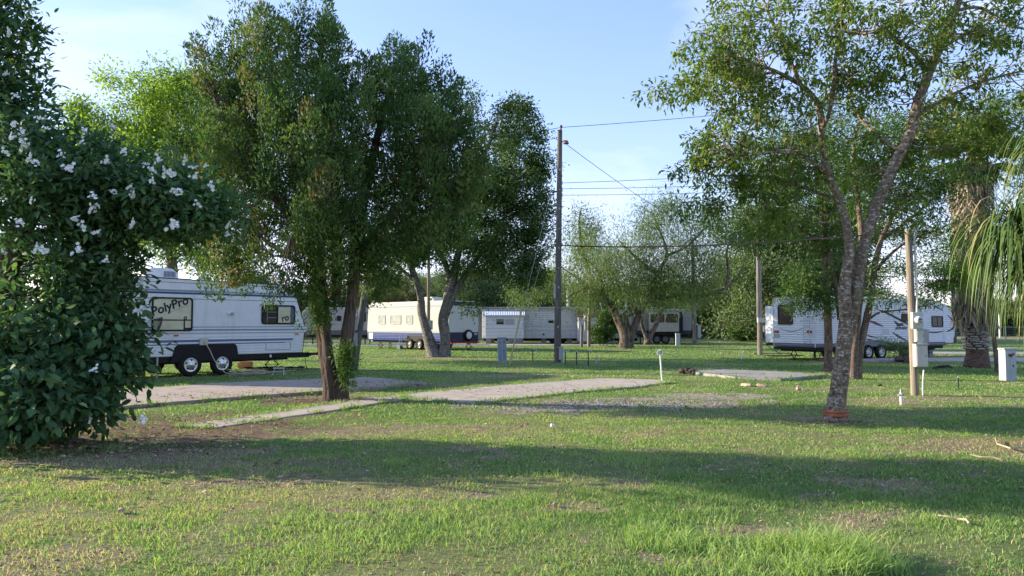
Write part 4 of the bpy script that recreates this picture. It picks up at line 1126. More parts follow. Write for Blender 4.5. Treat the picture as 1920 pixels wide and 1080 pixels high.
# --- trees beyond the park -------------------------------------------------
def proto_tree(name, seed, H, Wd, mat, leafL, leafW, n, per, crd, label, kind=0):
    q = np.random.default_rng(seed)
    root = empty(name, (0, 0, 0), 0)
    tz = H * .22
    limbs = [([Vector((0, 0, -.2)), Vector((.05 * H * q.normal(), 0, tz)), Vector((.04 * H * q.normal(), .04 * H * q.normal(), H * .55)), Vector((.06 * H * q.normal(), 0, H * .85))], [H * .028, H * .022, H * .013, .03])]
    for k in range(3):
        a = q.uniform(0, 6.28)
        limbs.append(([Vector((0, 0, tz * .9)), Vector((math.cos(a) * Wd * .25, math.sin(a) * Wd * .2, H * .42)), Vector((math.cos(a) * Wd * .4, math.sin(a) * Wd * .35, H * .62))], [H * .014, H * .01, .03]))
    ells = [(0, 0, H * .56, Wd * .42, Wd * .4, H * .36, n // 2)]
    for k in range(6):
        a = k * 1.05 + q.uniform(-.3, .3); rr = Wd * q.uniform(.18, .36)
        ells.append((math.cos(a) * rr, math.sin(a) * rr, H * q.uniform(.35, .82), Wd * .22, Wd * .22, H * .16, n // 12))
    if kind: ells.append((0, 0, H * .16, Wd * .42, Wd * .3, H * .15, n // 4))
    cl = clumps_of(ells, q, 2.3, .06)
    grow(limbs, cl, q, .12, .02, .3, mb=limb_mb(limbs, 7, .03, 2), sides=4).build("trunk", bark_g, root, smooth=True)
    crown([leaves(cl, per, crd, leafL, leafW, q, squash=.8)], mat, root)
    return root
m_b1 = leaf_mat("far dark leaves", [(0, (0.037, 0.067, 0.033)), (0.5, (0.083, 0.126, 0.055)), (1, (0.150, 0.198, 0.083))], .25, .7, .15)
m_b2 = leaf_mat("far olive leaves", [(0., (.045, .062, .028)), (.5, (.092, .110, .050)), (1., (.155, .165, .080))], .3, .7, .15)
pr = [proto_tree("far_tree", 201, 9, 9, m_b1, .20, .10, 190, 150, .85, "", 1), proto_tree("far_tree", 202, 9, 10, m_b2, .20, .085, 180, 150, .85, "", 1), proto_tree("far_tree", 203, 9, 8, m_b1, .20, .10, 180, 150, .8, "", 1)]
used = [False] * 3
#        px, Y, top py, width scale, proto, label
far = [(60, 70, 470, 1.2, 0, "dark tree far behind the flowering shrub at the left edge"), (180, 84, 500, 1.3, 1, "olive tree far behind the near white trailer's rear"),
       (470, 82, 520, 1.2, 2, "far dark tree showing above the near white trailer's roof"), (560, 90, 535, 1.3, 1, "low olive tree between the juniper trunk and the near trailer"),
       (640, 88, 545, 1.2, 0, "far dark tree seen through the fork of the juniper trunk"), (700, 92, 528, 1.2, 2, "far tree left of the blue and cream trailer's roof"),
       (752, 86, 523, 1.2, 1, "olive tree above the roof air conditioner of the blue and cream trailer"), (820, 92, 520, 1.2, 0, "far tree behind the fork of the live oak"),
       (885, 76, 512, 1.0, 2, "green tree above the dark blue tail of the cream trailer"), (935, 78, 505, 1.15, 0, "tall dark tree above the left end of the mobile home"),
       (1000, 82, 515, 1.2, 0, "dark tree above the mobile home left of the tall utility pole"), (1065, 88, 535, 1.2, 1, "olive tree above the mobile home right of the tall utility pole"),
       (1150, 90, 540, 1.2, 2, "far dark tree behind the rounded dark bush"), (1225, 92, 535, 1.2, 1, "far olive tree behind the leaning mesquite trunk"),
       (1300, 86, 540, 1.2, 0, "far dark tree behind the pole beside the dark windowed trailer"), (1345, 84, 535, 1.1, 2, "far dark tree behind the short white post"),
       (1392, 80, 490, 1.0, 1, "olive tree rising behind the two round green shrubs"), (1450, 66, 400, 1.15, 0, "tall dark tree above the rear corner of the silver white trailer"),
       (1520, 68, 385, 1.2, 2, "tallest dark tree behind the straight slim brown trunk"), (1590, 74, 500, 1.1, 0, "dark tree behind the lichen spotted trunk"),
       (1700, 105, 578, 1.4, 1, "low far olive tree behind the wooden meter pole"), (1800, 110, 575, 1.4, 0, "low far tree behind the nose of the silver white trailer"),
       (1880, 100, 565, 1.3, 2, "low far tree behind the weeping strap leaves"), (1960, 96, 560, 1.3, 1, "far tree at the right edge beyond the pale field"), (-80, 60, 440, 1.2, 2, "far tree beyond the left edge")]
for i, (px, Y, py, ws, k, lab) in enumerate(far):
    o = pr[k] if not used[k] else copy_tree(pr[k]); used[k] = True
    tp = P(px, py, Y); H = tp.z * 1.16; s = H / 9.0
    o.location = (tp.x, Y, 0); o.scale = (s * ws if H < 9 else s * ws * .9, s * ws, s)
    if H < 8: o.scale = (1.25 * ws, 1.1, s)
    o.rotation_euler = (0, 0, i * 2.4)
    tag(o, lab, "tree", "trees beyond the park")
# dark undergrowth along the back fence, plus added rows out of view
r = np.random.default_rng(111)
n = 2400
x = r.uniform(-75, 75, n); y = 97 + r.normal(0, 2.2, n) + np.abs(x) * .06; z = r.uniform(.2, 3.4, n)
bk = np.arange(n) < 900; y = np.where(bk, -45 + r.normal(0, 3, n), y); z = np.where(bk, r.uniform(.2, 9, n), z)  # added unseen row behind the camera, screens the bright horizon from window reflections
m_ = 1500; sd = np.where(r.random(m_) < .5, -1, 1); x = np.concatenate([x, sd * 78 + r.normal(0, 2.5, m_)]); y = np.concatenate([y, r.uniform(-48, 98, m_)]); z = np.concatenate([z, r.uniform(.2, 8, m_)])  # added unseen rows at both sides, hide the horizon glow from the glass
V, T = leaves(np.stack([x, y, z], 1), 70, 1.3, .34, .2, r, tone=(0, .8))
hd = crown([(V, T)], m_b1, None, "undergrowth"); tag(hd, "low dark undergrowth along the far tree line, plus unseen rows added around the camera", "undergrowth", kind='stuff')
# two round shrubs
for px, py, w_, lab in ((1392, 636, 24, "round green shrub, left one of the pair beside the far white post"), (1408, 636, 17, "round green shrub, right one of the pair near the trailer with the slide out")):
    Yq = 68.0
    o = empty("round_shrub", (0, 0, 0), 0, lab, "shrub", "round shrubs by the far lawn")
    cl = clumps_of([E(px, 622, Yq + (1.0 if w_ < 20 else 0), w_, 14, 1.1, 60), E(px, 630, Yq, w_ * .95, 8, 1.1, 26)], r, 2.6, .03)
    grow([trunk_pts([(px, 636), (px, 628)], Yq, (4, 3))], cl, r, .04, .01, .0).build("stem", bark_g, o)
    crown([leaves(cl, 60, .32, .2, .08, r)], m_cedar, o)

# ------------------------------------------------------------------ vehicles and buildings
BLACK = pm("black trim", (.012, .012, .014), .45, .2)
RUBBER = pm("tyre rubber", (.022, .021, .020), .85, .3, 9)
WRIM = pm("white steel rim", (.70, .70, .68), .4, .12, 9)
CHROME = pm("wheel cover metal", (.55, .57, .60), .28, .15, 9, metal=.85)
CHAS = pm("chassis black", (.020, .019, .018), .7, .4, 5)
WHITE = pm("white plastic", (.72, .72, .70), .45, .1, 4, dirt=(.35, .33, .28), dirt_amt=.4)
GLASSD, _t, _b = node_mat("dark window glass")
_b.inputs['Base Color'].default_value = (.010, .013, .014, 1); _b.inputs['Roughness'].default_value = .08; _b.inputs['Specular IOR Level'].default_value = .22
GLASSL, _t, _b = node_mat("curtained window glass")
_t.links.new(ramp_n(_t, noise_n(_t, coords(_t, (6, 6, 1)), 3, 4), [(.35, (.30, .31, .28)), (.65, (.55, .56, .50))]), _b.inputs['Base Color']); _b.inputs['Roughness'].default_value = .12
RED = pm("red lamp lens", (.42, .02, .02), .2, .2)
AMBER = pm("amber marker lens", (.45, .12, .02), .25, .2)
RUST = pm("rusty steel", (.13, .065, .035), .85, .4, 9)
RAWWOOD = pm("sawn wood block", (.42, .24, .12), .85, .3, 6, bump=.3)

def local_on(root, axis, val, px, py):
    """where the sight line through a pixel meets a face of the vehicle (its own coordinates) - used to size windows and doors"""
    M = Matrix.Translation(root.location) @ Matrix.Rotation(root.rotation_euler.z, 4, 'Z')
    Mi = M.inverted()
    o = Mi @ Vector((0, 0, CAMZ)); d = (Mi.to_3x3() @ ray(px, py))
    t = (val - o[axis]) / d[axis]
    return o + d * t

def plate(root, face, val, u0, u1, z0, z1, name, mat, th=.012, rad=.04, inset=None, bevel=0.0):
    """rounded plate lying on a face: face 'y' (u=x, towards -y) or 'x-'/'x+' (u=y)"""
    s = -1 if face in ('y', 'x-') else 1
    ax = 'y' if face == 'y' else 'x'
    return MB().prism(rrect(u0, u1, z0, z1, min(rad, (u1 - u0) * .45, (z1 - z0) * .45)), val, val + s * th, ax).build(name, mat, root, bevel=bevel)
def window(root, face, val, u0, u1, z0, z1, glass=None, frame=None, fw=.04, rad=.06, bars=(), hbars=()):
    s = -1 if face in ('y', 'x-') else 1; ax = 'y' if face == 'y' else 'x'
    rad = min(rad, (u1 - u0) * .3, (z1 - z0) * .3)
    mb = MB().ring(rrect(u0, u1, z0, z1, rad), rrect(u0 + fw, u1 - fw, z0 + fw, z1 - fw, max(.005, rad - fw * .6)), val, val + s * .028, ax)
    for b_ in bars:
        if ax == 'y': mb.box(b_ - fw * .35, b_ + fw * .35, val - .022, val - .013, z0 + fw, z1 - fw)
        else: mb.box(*sorted((val + s * .013, val + s * .022)), b_ - fw * .35, b_ + fw * .35, z0 + fw, z1 - fw)
    for b_ in hbars:
        if ax == 'y': mb.box(u0 + fw, u1 - fw, val - .021, val - .0125, b_ - fw * .35, b_ + fw * .35)
        else: mb.box(*sorted((val + s * .0125, val + s * .021)), u0 + fw, u1 - fw, b_ - fw * .35, b_ + fw * .35)
    f = mb.build("window", frame or BLACK, root)
    MB().prism(rrect(u0 + fw * .8, u1 - fw * .8, z0 + fw * .8, z1 - fw * .8, max(.005, rad - fw * .6)), val + s * .002, val + s * .010, ax).build("pane", glass or GLASSD, f)
    return f
def wheel(root, x, y, rad, rim=WRIM, s=-1, w_=.20, holes=8, cover=False):
    """standing wheel, visible face towards s*y"""
    o = s
    prof = [(rad * .62, -w_ * .45), (rad * .86, -w_ * .5), (rad * .97, -w_ * .36), (rad, -w_ * .15), (rad, w_ * .15), (rad * .97, w_ * .36), (rad * .86, w_ * .5), (rad * .62, w_ * .45)]
    t_ = MB().lathe([(r_, h * o) for r_, h in prof], (x, y, rad), 'y', 30).build("wheel", RUBBER, root, smooth=True)
    rr = rad * .64
    pr_ = [(rr, -.06), (rr, .062), (rr * .93, .07), (rr * .86, .045), (rr * .70, .02), (rr * .42, .05), (rr * .30, .075), (rr * .12, .085), (0.001, .086)]
    if cover: pr_ = [(rr, -.06), (rr, .075), (rr * .92, .085), (rr * .80, .07), (rr * .55, .085), (rr * .30, .105), (0.001, .11)]
    rm = MB().lathe([(r_, h * o) for r_, h in pr_], (x, y, rad), 'y', 30).build("rim", rim, t_, smooth=True)
    mb = MB()
    for k in range(holes):
        a = 2 * math.pi * k / holes + .2; rk = rr * (.60 if not cover else .66)
        mb.lathe([(.001, .048 * o if not cover else .088 * o), (rr * .13, .046 * o if not cover else .086 * o), (rr * .14, .02 * o)], (x + rk * math.cos(a), y, rad + rk * math.sin(a)), 'y', 8)
    # holes are dark recess plates in the disc, one mesh with the rim's pattern
    mb.build("rim_holes", BLACK, t_)
    return t_
def jack(root, x, y, ztop, w_=.34, mat=CHAS, along='x'):
    mb = MB(); h = ztop
    def p(u, z): return (x + u, y, z) if along == 'x' else (x, y + u, z)
    for a, b2 in (((-w_ / 2, h * .5), (0, h)), ((w_ / 2, h * .5), (0, h)), ((-w_ / 2, h * .5), (0, .03)), ((w_ / 2, h * .5), (0, .03))):
        mb.tube([p(*a), p(*b2)], .018, 6)
    mb.tube([p(-w_ / 2, h * .5), p(w_ / 2 + .1, h * .5)], .011, 6)
    mb.box(x - .12, x + .12, y - .09, y + .09, 0, .03); mb.box(x - .1, x + .1, y - .06, y + .06, h - .03, h)
    return mb.build("jack", mat, root)
def aircon(root, x, y, z, L, W, H, mat=WHITE):
    pf = [(x - L / 2, z), (x + L / 2, z), (x + L / 2, z + H * .55), (x + L * .34, z + H * .95), (x + L * .2, z + H), (x - L * .25, z + H), (x - L * .42, z + H * .8), (x - L / 2, z + H * .3)]
    a = MB().prism(pf, y - W / 2, y + W / 2).build("air_conditioner", mat, root, bevel=.04)
    g = MB()
    for k in range(9): g.box(x + L * .06 + k * L * .04, x + L * .06 + k * L * .04 + .012, y - W / 2 - .012, y - W / 2 + .01, z + H * .22, z + H * .72)
    g.build("grille", BLACK, a)
    return a

# === A. near white trailer with blue stripes =========================================
TH = R(50.3)
g = G(383, 704); inward = Vector((-math.sin(TH), math.cos(TH), 0))
A = empty("travel_trailer", Vector((g.x, g.y, 0)) + inward * 1.15, TH, "near white travel trailer with navy stripes and printed board in its windows", "trailer")
W2 = 1.2
blu, blu2, gry = (.035, .075, .17), (.11, .17, .30), (.26, .30, .37)
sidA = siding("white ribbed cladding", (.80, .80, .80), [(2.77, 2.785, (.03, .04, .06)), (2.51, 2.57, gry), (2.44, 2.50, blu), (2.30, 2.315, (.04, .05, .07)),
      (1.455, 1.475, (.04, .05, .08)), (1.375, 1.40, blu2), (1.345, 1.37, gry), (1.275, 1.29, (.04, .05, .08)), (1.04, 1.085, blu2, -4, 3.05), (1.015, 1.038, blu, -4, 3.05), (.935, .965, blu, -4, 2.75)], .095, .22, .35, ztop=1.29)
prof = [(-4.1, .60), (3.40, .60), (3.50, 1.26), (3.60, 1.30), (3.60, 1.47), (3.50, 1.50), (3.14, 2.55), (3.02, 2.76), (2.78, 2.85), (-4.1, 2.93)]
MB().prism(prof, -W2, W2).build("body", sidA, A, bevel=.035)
mb = MB()
for sgn in (-1, 1):
    mb.tube([(3.42, sgn * (W2 + .004), .60), (3.52, sgn * (W2 + .004), 1.26)], .011, 6); mb.tube([(3.51, sgn * (W2 + .004), 1.5), (3.15, sgn * (W2 + .004), 2.55), (3.03, sgn * (W2 + .004), 2.76), (2.78, sgn * (W2 + .004), 2.85), (-4.1, sgn * (W2 + .004), 2.93)], .013, 6)
mb.build("edge_trim", BLACK, A)
mb = MB().box(-4.1, 3.72, -1.17, -1.03, .43, .595).box(-4.1, 3.72, 1.03, 1.17, .43, .595)
for k in np.arange(-3.9, 3.8, .8): mb.box(k, k + .06, -1.03, 1.03, .47, .58)
mb.box(3.66, 3.76, -1.22, 1.22, .47, .585)
mb.tube([(3.7, -.6, .5), (4.9, 0, .48)], .045, 8).tube([(3.7, .6, .5), (4.9, 0, .48)], .045, 8).tube([(4.85, 0, .48), (5.1, 0, .50)], .06, 8)
mb.build("chassis", CHAS, A)
MB().box(-3.6, 3.0, -.98, .98, .37, .46).build("underbelly", CHAS, A)
# black wheel arch
arch = [(-1.12, .40), (-1.02, .62), (-.96, .86), (-.90, .93), (-.80, .95), (.90, .95), (.98, .92), (1.02, .84), (1.06, .60), (1.06, .42)]
MB().prism(arch, -W2 - .05, -W2 + .02).build("wheel_arch", BLACK, A, bevel=.03)
for x_ in (-.50, .50):
    wheel(A, x_, -W2 - .02, .345, CHROME, -1, .20, 5, True); wheel(A, x_, W2 + .02 - .1, .345, CHROME, 1, .20, 5, True)
def rectA(px0, px1, py0, py1):
    a = local_on(A, 1, -W2, px0, (py0 + py1) / 2); c = local_on(A, 1, -W2, px1, (py0 + py1) / 2); m_ = (px0 + px1) / 2
    return a.x, c.x, local_on(A, 1, -W2, m_, py1).z, local_on(A, 1, -W2, m_, py0).z
u0, u1, z0, z1 = rectA(284, 361, 557.5, 621)
board, _t, _b = node_mat("printed house wrap board")
_t.links.new(ramp_n(_t, noise_n(_t, coords(_t, (1, 1, 2)), 3, 5), [(.3, (.50, .49, .32)), (.7, (.66, .64, .44))]), _b.inputs['Base Color']); _b.inputs['Roughness'].default_value = .25
INK = pm("dark blue print", (.02, .022, .04), .5, .1)
zb = z0 + (z1 - z0) * .33
wn = window(A, 'y', -W2, u0, u1, z0, z1, board, BLACK, .045, .09, (), (zb,))
MB().box(u1 - .27, u1 - .235, -W2 - .023, -W2 - .012, z0 + .04, zb).box(u1 - .235, u1 - .05, -W2 - .0185, -W2 - .012, z0 + .05, z0 + .10).build("slider_rail", BLACK, wn)
RX = Matrix.Rotation(R(90), 4, 'X')
rot = lambda ang: RX @ Matrix.Rotation(ang, 4, 'Z')
text("PolyPro", "lettering", .36, INK, wn, (u0 + .52, -W2 - .0125, z1 - .26), rot(R(20)), .001, .1, bold=.010)
text("o", "lettering", .20, INK, wn, (u0 + .98, -W2 - .0125, zb + .07), rot(R(20)), .001, .1, bold=.008)
MB().tube([(u0 + .52, -W2 - .0128, z1 - .44), (u0 + 1.05, -W2 - .0128, z1 - .22)], .004, 4).build("print_line", INK, wn)
u0, u1, z0, z1 = rectA(490, 553, 572, 608)
um = u0 + (u1 - u0) * .47
wn = window(A, 'y', -W2, u0, u1, z0, z1, board, BLACK, .05, .10, (um, um - .03))
MB().box(u0 + .05, um - .03, -W2 - .0145, -W2 - .0115, z0 + .05, z1 - .05).build("slider_glass", GLASSD, wn)
mb = MB()
for k in (.33, .62): mb.box(u0 + .2, um - .05, -W2 - .0175, -W2 - .015, z0 + k * (z1 - z0), z0 + k * (z1 - z0) + .014)
mb.box(u0 + .2, u0 + .215, -W2 - .0175, -W2 - .015, z0 + .05, z1 - .05); mb.build("blind_bars", gry_m := pm("grey bar", (.35, .36, .37), .5), wn)
text("ro", "lettering", .30, INK, wn, (um + .28, -W2 - .0125, z0 + .20), rot(R(15)), .001, .1, bold=.008)
MB().box(u1 - .18, u1 - .045, -W2 - .016, -W2 - .0115, z0 + .05, z1 - .05).build("curtain", pm("slate curtain", (.10, .13, .18), .8), wn)
u0, u1, z0, z1 = rectA(498, 545, 641, 656)
MB().ring(rrect(u0, u1, z0, z1, .03), rrect(u0 + .018, u1 - .018, z0 + .018, z1 - .018, .02), -W2, -W2 - .010).build("storage_hatch", gry_m, A)
for px, py in ((330, 629), (556, 626)):
    q = local_on(A, 1, -W2, px, py); plate(A, 'y', -W2, q.x - .07, q.x + .07, q.z - .025, q.z + .025, "marker_light", AMBER, .03, .02)
q = local_on(A, 1, -W2, 432, 588); lt = plate(A, 'y', -W2, q.x - .10, q.x + .10, q.z - .045, q.z + .045, "porch_light", WHITE, .05, .02, bevel=.008); plate(lt, 'y', -W2 - .05, q.x - .01, q.x + .08, q.z - .03, q.z + .03, "lamp_cover", gry_m, .02, .01)
q = local_on(A, 1, -W2, 381, 640); plate(A, 'y', -W2, q.x - .13, q.x + .13, q.z - .12, q.z + .10, "cord_hatch", pm("cream plastic", (.55, .52, .42), .5), .05, .02, bevel=.01); CORD = q
aircon(A, local_on(A, 1, -.65, 304, 512).x, -.25, 2.89, 1.0, .8, .34)
aircon(A, local_on(A, 1, -.4, 384, 518).x, -.2, 2.88, .5, .45, .20)
jack(A, 2.55, -.75, .43, .5, RUST)
MB().tube([(3.6, -1.1, .45), (3.62, -1.12, .2), (3.66, -1.15, .02)], .012, 6).build("chain", BLACK, A)
plate(A, 'y', -1.17, 2.2, 2.27, .47, .56, "reflector", WHITE, .01, .01)
MB().box(-.02, .02, -.02, .02, 0, .02)

# cream cord from the hatch to the lawn
M_A = Matrix.Translation(A.location) @ Matrix.Rotation(TH, 4, 'Z')
def wA(x, y, z): return M_A @ Vector((x, y, z))
pts = [wA(CORD.x, -W2 - .05, CORD.z), wA(CORD.x + .12, -W2 - .16, CORD.z - .25), wA(CORD.x + .22, -W2 - .30, .45), wA(CORD.x + .45, -W2 - .38, .14), wA(CORD.x + .7, -W2 - .42, .03)]
cc = wA(1.15, -W2 - .45, .03); rr_ = random.Random(4)
for k in range(26):
    a = 1.2 - k * .62; R_ = .26 + .16 * rr_.random(); pts.append(Vector((cc.x + R_ * 1.7 * math.cos(a), cc.y + R_ * .9 * math.sin(a), .03 + .16 * rr_.random() * (k % 3 == 1))))
pts += [wA(2.3, -W2 - .3, .02), wA(3.1, -W2 - .1, .02)]
sp_, rr2 = smooth_limb(pts, [.014] * len(pts), 4)
tag(MB().tube(sp_, .014, 6).build("extension_cable", pm("cream cord", (.50, .45, .34), .7)), "cream power cord hanging from the near trailer and coiled on the grass", "cable")
# wood block, black mat, small tripod under the nose
q = G(455, 690); o = MB().box(-.26, .26, -.16, .16, 0, .19).box(-.2, .24, -.13, .15, .195, .23).build("wood_block", RAWWOOD, bevel=.01); o.location = (q.x, q.y + .25, 0); o.rotation_euler = (0, 0, .3); tag(o, "orange brown wood block on the lawn behind the near trailer's right wheel", "wood block")
q = G(515, 692)
pm_b = pm("black tarp", (.02, .02, .022), .7, .3, 5, bump=.5)
mb = MB(); rrr = np.random.default_rng(3); V_ = []; nx_, ny_ = 14, 6
for j in range(ny_):
    for i_ in range(nx_):
        V_.append((-1.0 + 2.0 * i_ / (nx_ - 1), (-.28 + .56 * j / (ny_ - 1)) * (1 - .3 * abs(i_ / 7 - 1)), .02 + .07 * rrr.random() * (0 < j < ny_ - 1)))
mb.add(V_, [(j * nx_ + i_, j * nx_ + i_ + 1, (j + 1) * nx_ + i_ + 1, (j + 1) * nx_ + i_) for j in range(ny_ - 1) for i_ in range(nx_ - 1)])
o = mb.build("crumpled_tarp", pm_b); o.location = (q.x, q.y, 0.01); o.rotation_euler = (0, 0, .25); tag(o, "crumpled black tarp lying on the grass under the near trailer's nose", "tarp")
q = G(523, 704); mb = MB().box(-.17, .17, -.03, .03, .20, .24)
for a in (-.13, .13):
    mb.tube([(a, 0, .2), (a * 1.5, .09, 0)], .012, 6).tube([(a, 0, .2), (a * 1.4, -.1, 0)], .012, 6)
mb.tube([(-.19, 0, .1), (.19, 0, .12)], .008, 5)
o = mb.build("hose_stand", pm("pale grey plastic", (.5, .5, .48), .5)); o.location = (q.x, q.y, 0); tag(o, "small pale hose support stand on the grass before the near trailer's nose", "stand")

# === F. silver white trailer on the right =============================================
TH = R(25)
g = G(632, 673.4); gx_ = (1632 - 960) / F * g.y
inward = Vector((-math.sin(TH), math.cos(TH), 0))
Ft = empty("travel_trailer", Vector((gx_, g.y, 0)) + inward * 1.08, TH, "silver white travel trailer with ribbed sides and dark swooshes at right", "trailer")
W2 = 1.18
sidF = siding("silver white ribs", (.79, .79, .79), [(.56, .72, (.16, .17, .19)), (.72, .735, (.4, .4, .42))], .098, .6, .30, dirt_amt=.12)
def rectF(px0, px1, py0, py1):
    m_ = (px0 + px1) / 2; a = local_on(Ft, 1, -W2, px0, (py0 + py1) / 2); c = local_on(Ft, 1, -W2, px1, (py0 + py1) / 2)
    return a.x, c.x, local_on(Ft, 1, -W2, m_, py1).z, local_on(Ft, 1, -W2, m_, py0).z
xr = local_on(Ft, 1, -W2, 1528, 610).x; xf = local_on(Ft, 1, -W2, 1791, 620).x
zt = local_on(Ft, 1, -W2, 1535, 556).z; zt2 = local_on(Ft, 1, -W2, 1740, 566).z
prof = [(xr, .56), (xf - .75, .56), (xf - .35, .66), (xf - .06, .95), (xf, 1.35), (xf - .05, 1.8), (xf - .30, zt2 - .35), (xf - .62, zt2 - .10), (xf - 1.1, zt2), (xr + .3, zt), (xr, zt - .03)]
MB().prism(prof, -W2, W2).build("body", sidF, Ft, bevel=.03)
rp_ = []
for i_ in range(13):
    u = -W2 + 2 * W2 * i_ / 12; rp_.append((u, zt - .02 + .10 * (1 - (u / W2) ** 2)))
rp_ = [(W2, zt - .10)] + rp_[::-1] + [(-W2, zt - .10)]
MB().prism(rp_, xr + .01, xf - 1.4, 'x').build("roof", WHITE, Ft)
MB().tube([(xr - .01, -W2, .56), (xr - .01, -W2, zt - .02)], .02, 6).tube([(xr - .01, W2, .56), (xr - .01, W2, zt - .02)], .02, 6).build("corner_trim", WHITE, Ft)
mb = MB().box(xr, xf - .8, -1.1, -.98, .42, .555).box(xr, xf - .8, .98, 1.1, .42, .555).box(xr - .06, xr + .04, -1.15, 1.15, .44, .55)
mb.tube([(xf - .9, -.6, .48), (xf + .6, 0, .46)], .05, 8).tube([(xf - .9, .6, .48), (xf + .6, 0, .46)], .05, 8)
mb.build("chassis", CHAS, Ft); MB().box(xr + .2, xf - 1.2, -.97, .97, .36, .50).build("underbelly", CHAS, Ft)
for x_ in (-.41, .41):
    wheel(Ft, x_, -W2 - .03, .325, WRIM, -1, .2, 8); wheel(Ft, x_, W2 - .1, .325, WRIM, 1, .2, 8)
fen = [(-.98, .56), (-.86, .70), (-.70, .80), (-.1, .86), (.1, .86), (.70, .80), (.86, .70), (.98, .56)]
MB().prism(fen, -W2 - .06, -W2 + .02).build("wheel_arch", pm("grey arch", (.17, .18, .20), .5), Ft, bevel=.02)
# rear face
xv = xr
pa = local_on(Ft, 0, xv, 1459, 590); pb = local_on(Ft, 0, xv, 1487, 590); zc0 = local_on(Ft, 0, xv, 1473, 608.5).z; zc1 = local_on(Ft, 0, xv, 1473, 571).z
zm = zc0 + (zc1 - zc0) * .3
window(Ft, 'x-', xv, min(pa.y, pb.y), max(pa.y, pb.y), zc0, zc1, GLASSD, BLACK, .04, .08, (), (zm,))
for py_ in (1456.5, 1518):
    q = local_on(Ft, 0, xv, py_, 622); plate(Ft, 'x-', xv, q.y - .14, q.y + .14, q.z - .055, q.z + .055, "tail_light", RED, .035, .05, bevel=.01)
q = local_on(Ft, 0, xv, 1457, 629); plate(Ft, 'x-', xv, q.y - .16, q.y + .16, q.z - .10, q.z + .07, "number_plate", pm("grey plate", (.35, .37, .36), .5, .3, 20), .012, .02)
for px in (1452, 1476, 1486, 1496):
    q = local_on(Ft, 0, xv, px, 561.5); plate(Ft, 'x-', xv, q.y - .05, q.y + .05, q.z - .018, q.z + .018, "marker_light", RED, .03, .01)
a0 = local_on(Ft, 0, xv - .10, 1507, 600).y; a1 = local_on(Ft, 0, xv - .10, 1518, 600).y
mb = MB()
for a_ in (a0, a1): mb.tube([(xv + .35, a_, zt + .12), (xv, a_, zt + .22), (xv - .12, a_, zt + .05), (xv - .12, a_, .78), (xv, a_, .72)], .013, 6)
for k in range(8): mb.tube([(xv - .12, a0, .9 + k * .27), (xv - .12, a1, .9 + k * .27)], .011, 6)
mb.build("ladder", pm("ladder metal", (.42, .43, .44), .35, .1, metal=.6), Ft)
SW = pm("charcoal decal", (.045, .045, .055), .4, .2); SWR = pm("maroon decal", (.22, .05, .05), .4, .2); SWG = pm("gold line decal", (.22, .17, .10), .5)
def swoosh(pix, wid, mat, face='y', name="swoosh", root=None):
    """tapering painted swoosh on the side: centre line in pixels, widths in metres"""
    root = root or Ft
    pts = [local_on(root, 1, -W2, *q) if face == 'y' else local_on(root, 0, xv, *q) for q in pix]
    us = [(p.x if face == 'y' else p.y, p.z) for p in pts]
    P2 = [Vector((u, z, 0)) for u, z in us]; c_, w_ = smooth_limb(P2, wid, 5)
    L_, R_ = [], []
    for i_ in range(len(c_)):
        t_ = (c_[min(i_ + 1, len(c_) - 1)] - c_[max(i_ - 1, 0)]).normalized(); n_ = Vector((-t_.y, t_.x, 0)) * w_[i_] * .5
        L_.append(c_[i_] + n_); R_.append(c_[i_] - n_)
    mb = MB(); n = len(L_)
    v0 = -W2 - .008 if face == 'y' else xv - .008; v1 = -W2 + .001 if face == 'y' else xv + .001
    mk = (lambda p, v: (p.x, v, p.y)) if face == 'y' else (lambda p, v: (v, p.x, p.y))
    vs = [mk(p, v) for v in (v0, v1) for s_ in (L_, R_) for p in s_]
    fs = []
    for i_ in range(n - 1):
        fs += [(i_, i_ + 1, n + i_ + 1, n + i_), (i_, 2 * n + i_, 2 * n + i_ + 1, i_ + 1), (n + i_, n + i_ + 1, 3 * n + i_ + 1, 3 * n + i_)]
    mb.add(vs, fs)
    return mb.build(name, mat, root)
swoosh([(1462, 615), (1475, 620), (1490, 621), (1508, 614)], [.01, .03, .03, .01], SWG, 'x')
swoosh([(1640, 578), (1665, 588), (1690, 601), (1712, 612), (1735, 621), (1755, 623), (1772, 620)], [.01, .09, .10, .07, .05, .07, .02], SW)
swoosh([(1629, 600), (1642, 606), (1656, 612)], [.01, .12, .03], SWR); swoosh([(1627, 602), (1640, 606), (1652, 611)], [.01, .05, .01], SW)
swoosh([(1672, 622), (1685, 631), (1702, 640)], [.01, .10, .01], SW)
swoosh([(1622, 627), (1634, 631), (1646, 633)], [.01, .06, .01], SW); swoosh([(1622, 635), (1636, 639), (1650, 643)], [.01, .09, .01], SW)
swoosh([(1776, 590), (1787, 603), (1787, 615), (1774, 622)], [.01, .10, .12, .02], SW)
swoosh([(1746, 571), (1758, 577), (1768, 583)], [.01, .07, .02], SW)
swoosh([(1538, 594), (1545, 604), (1552, 611)], [.01, .06, .01], SW)
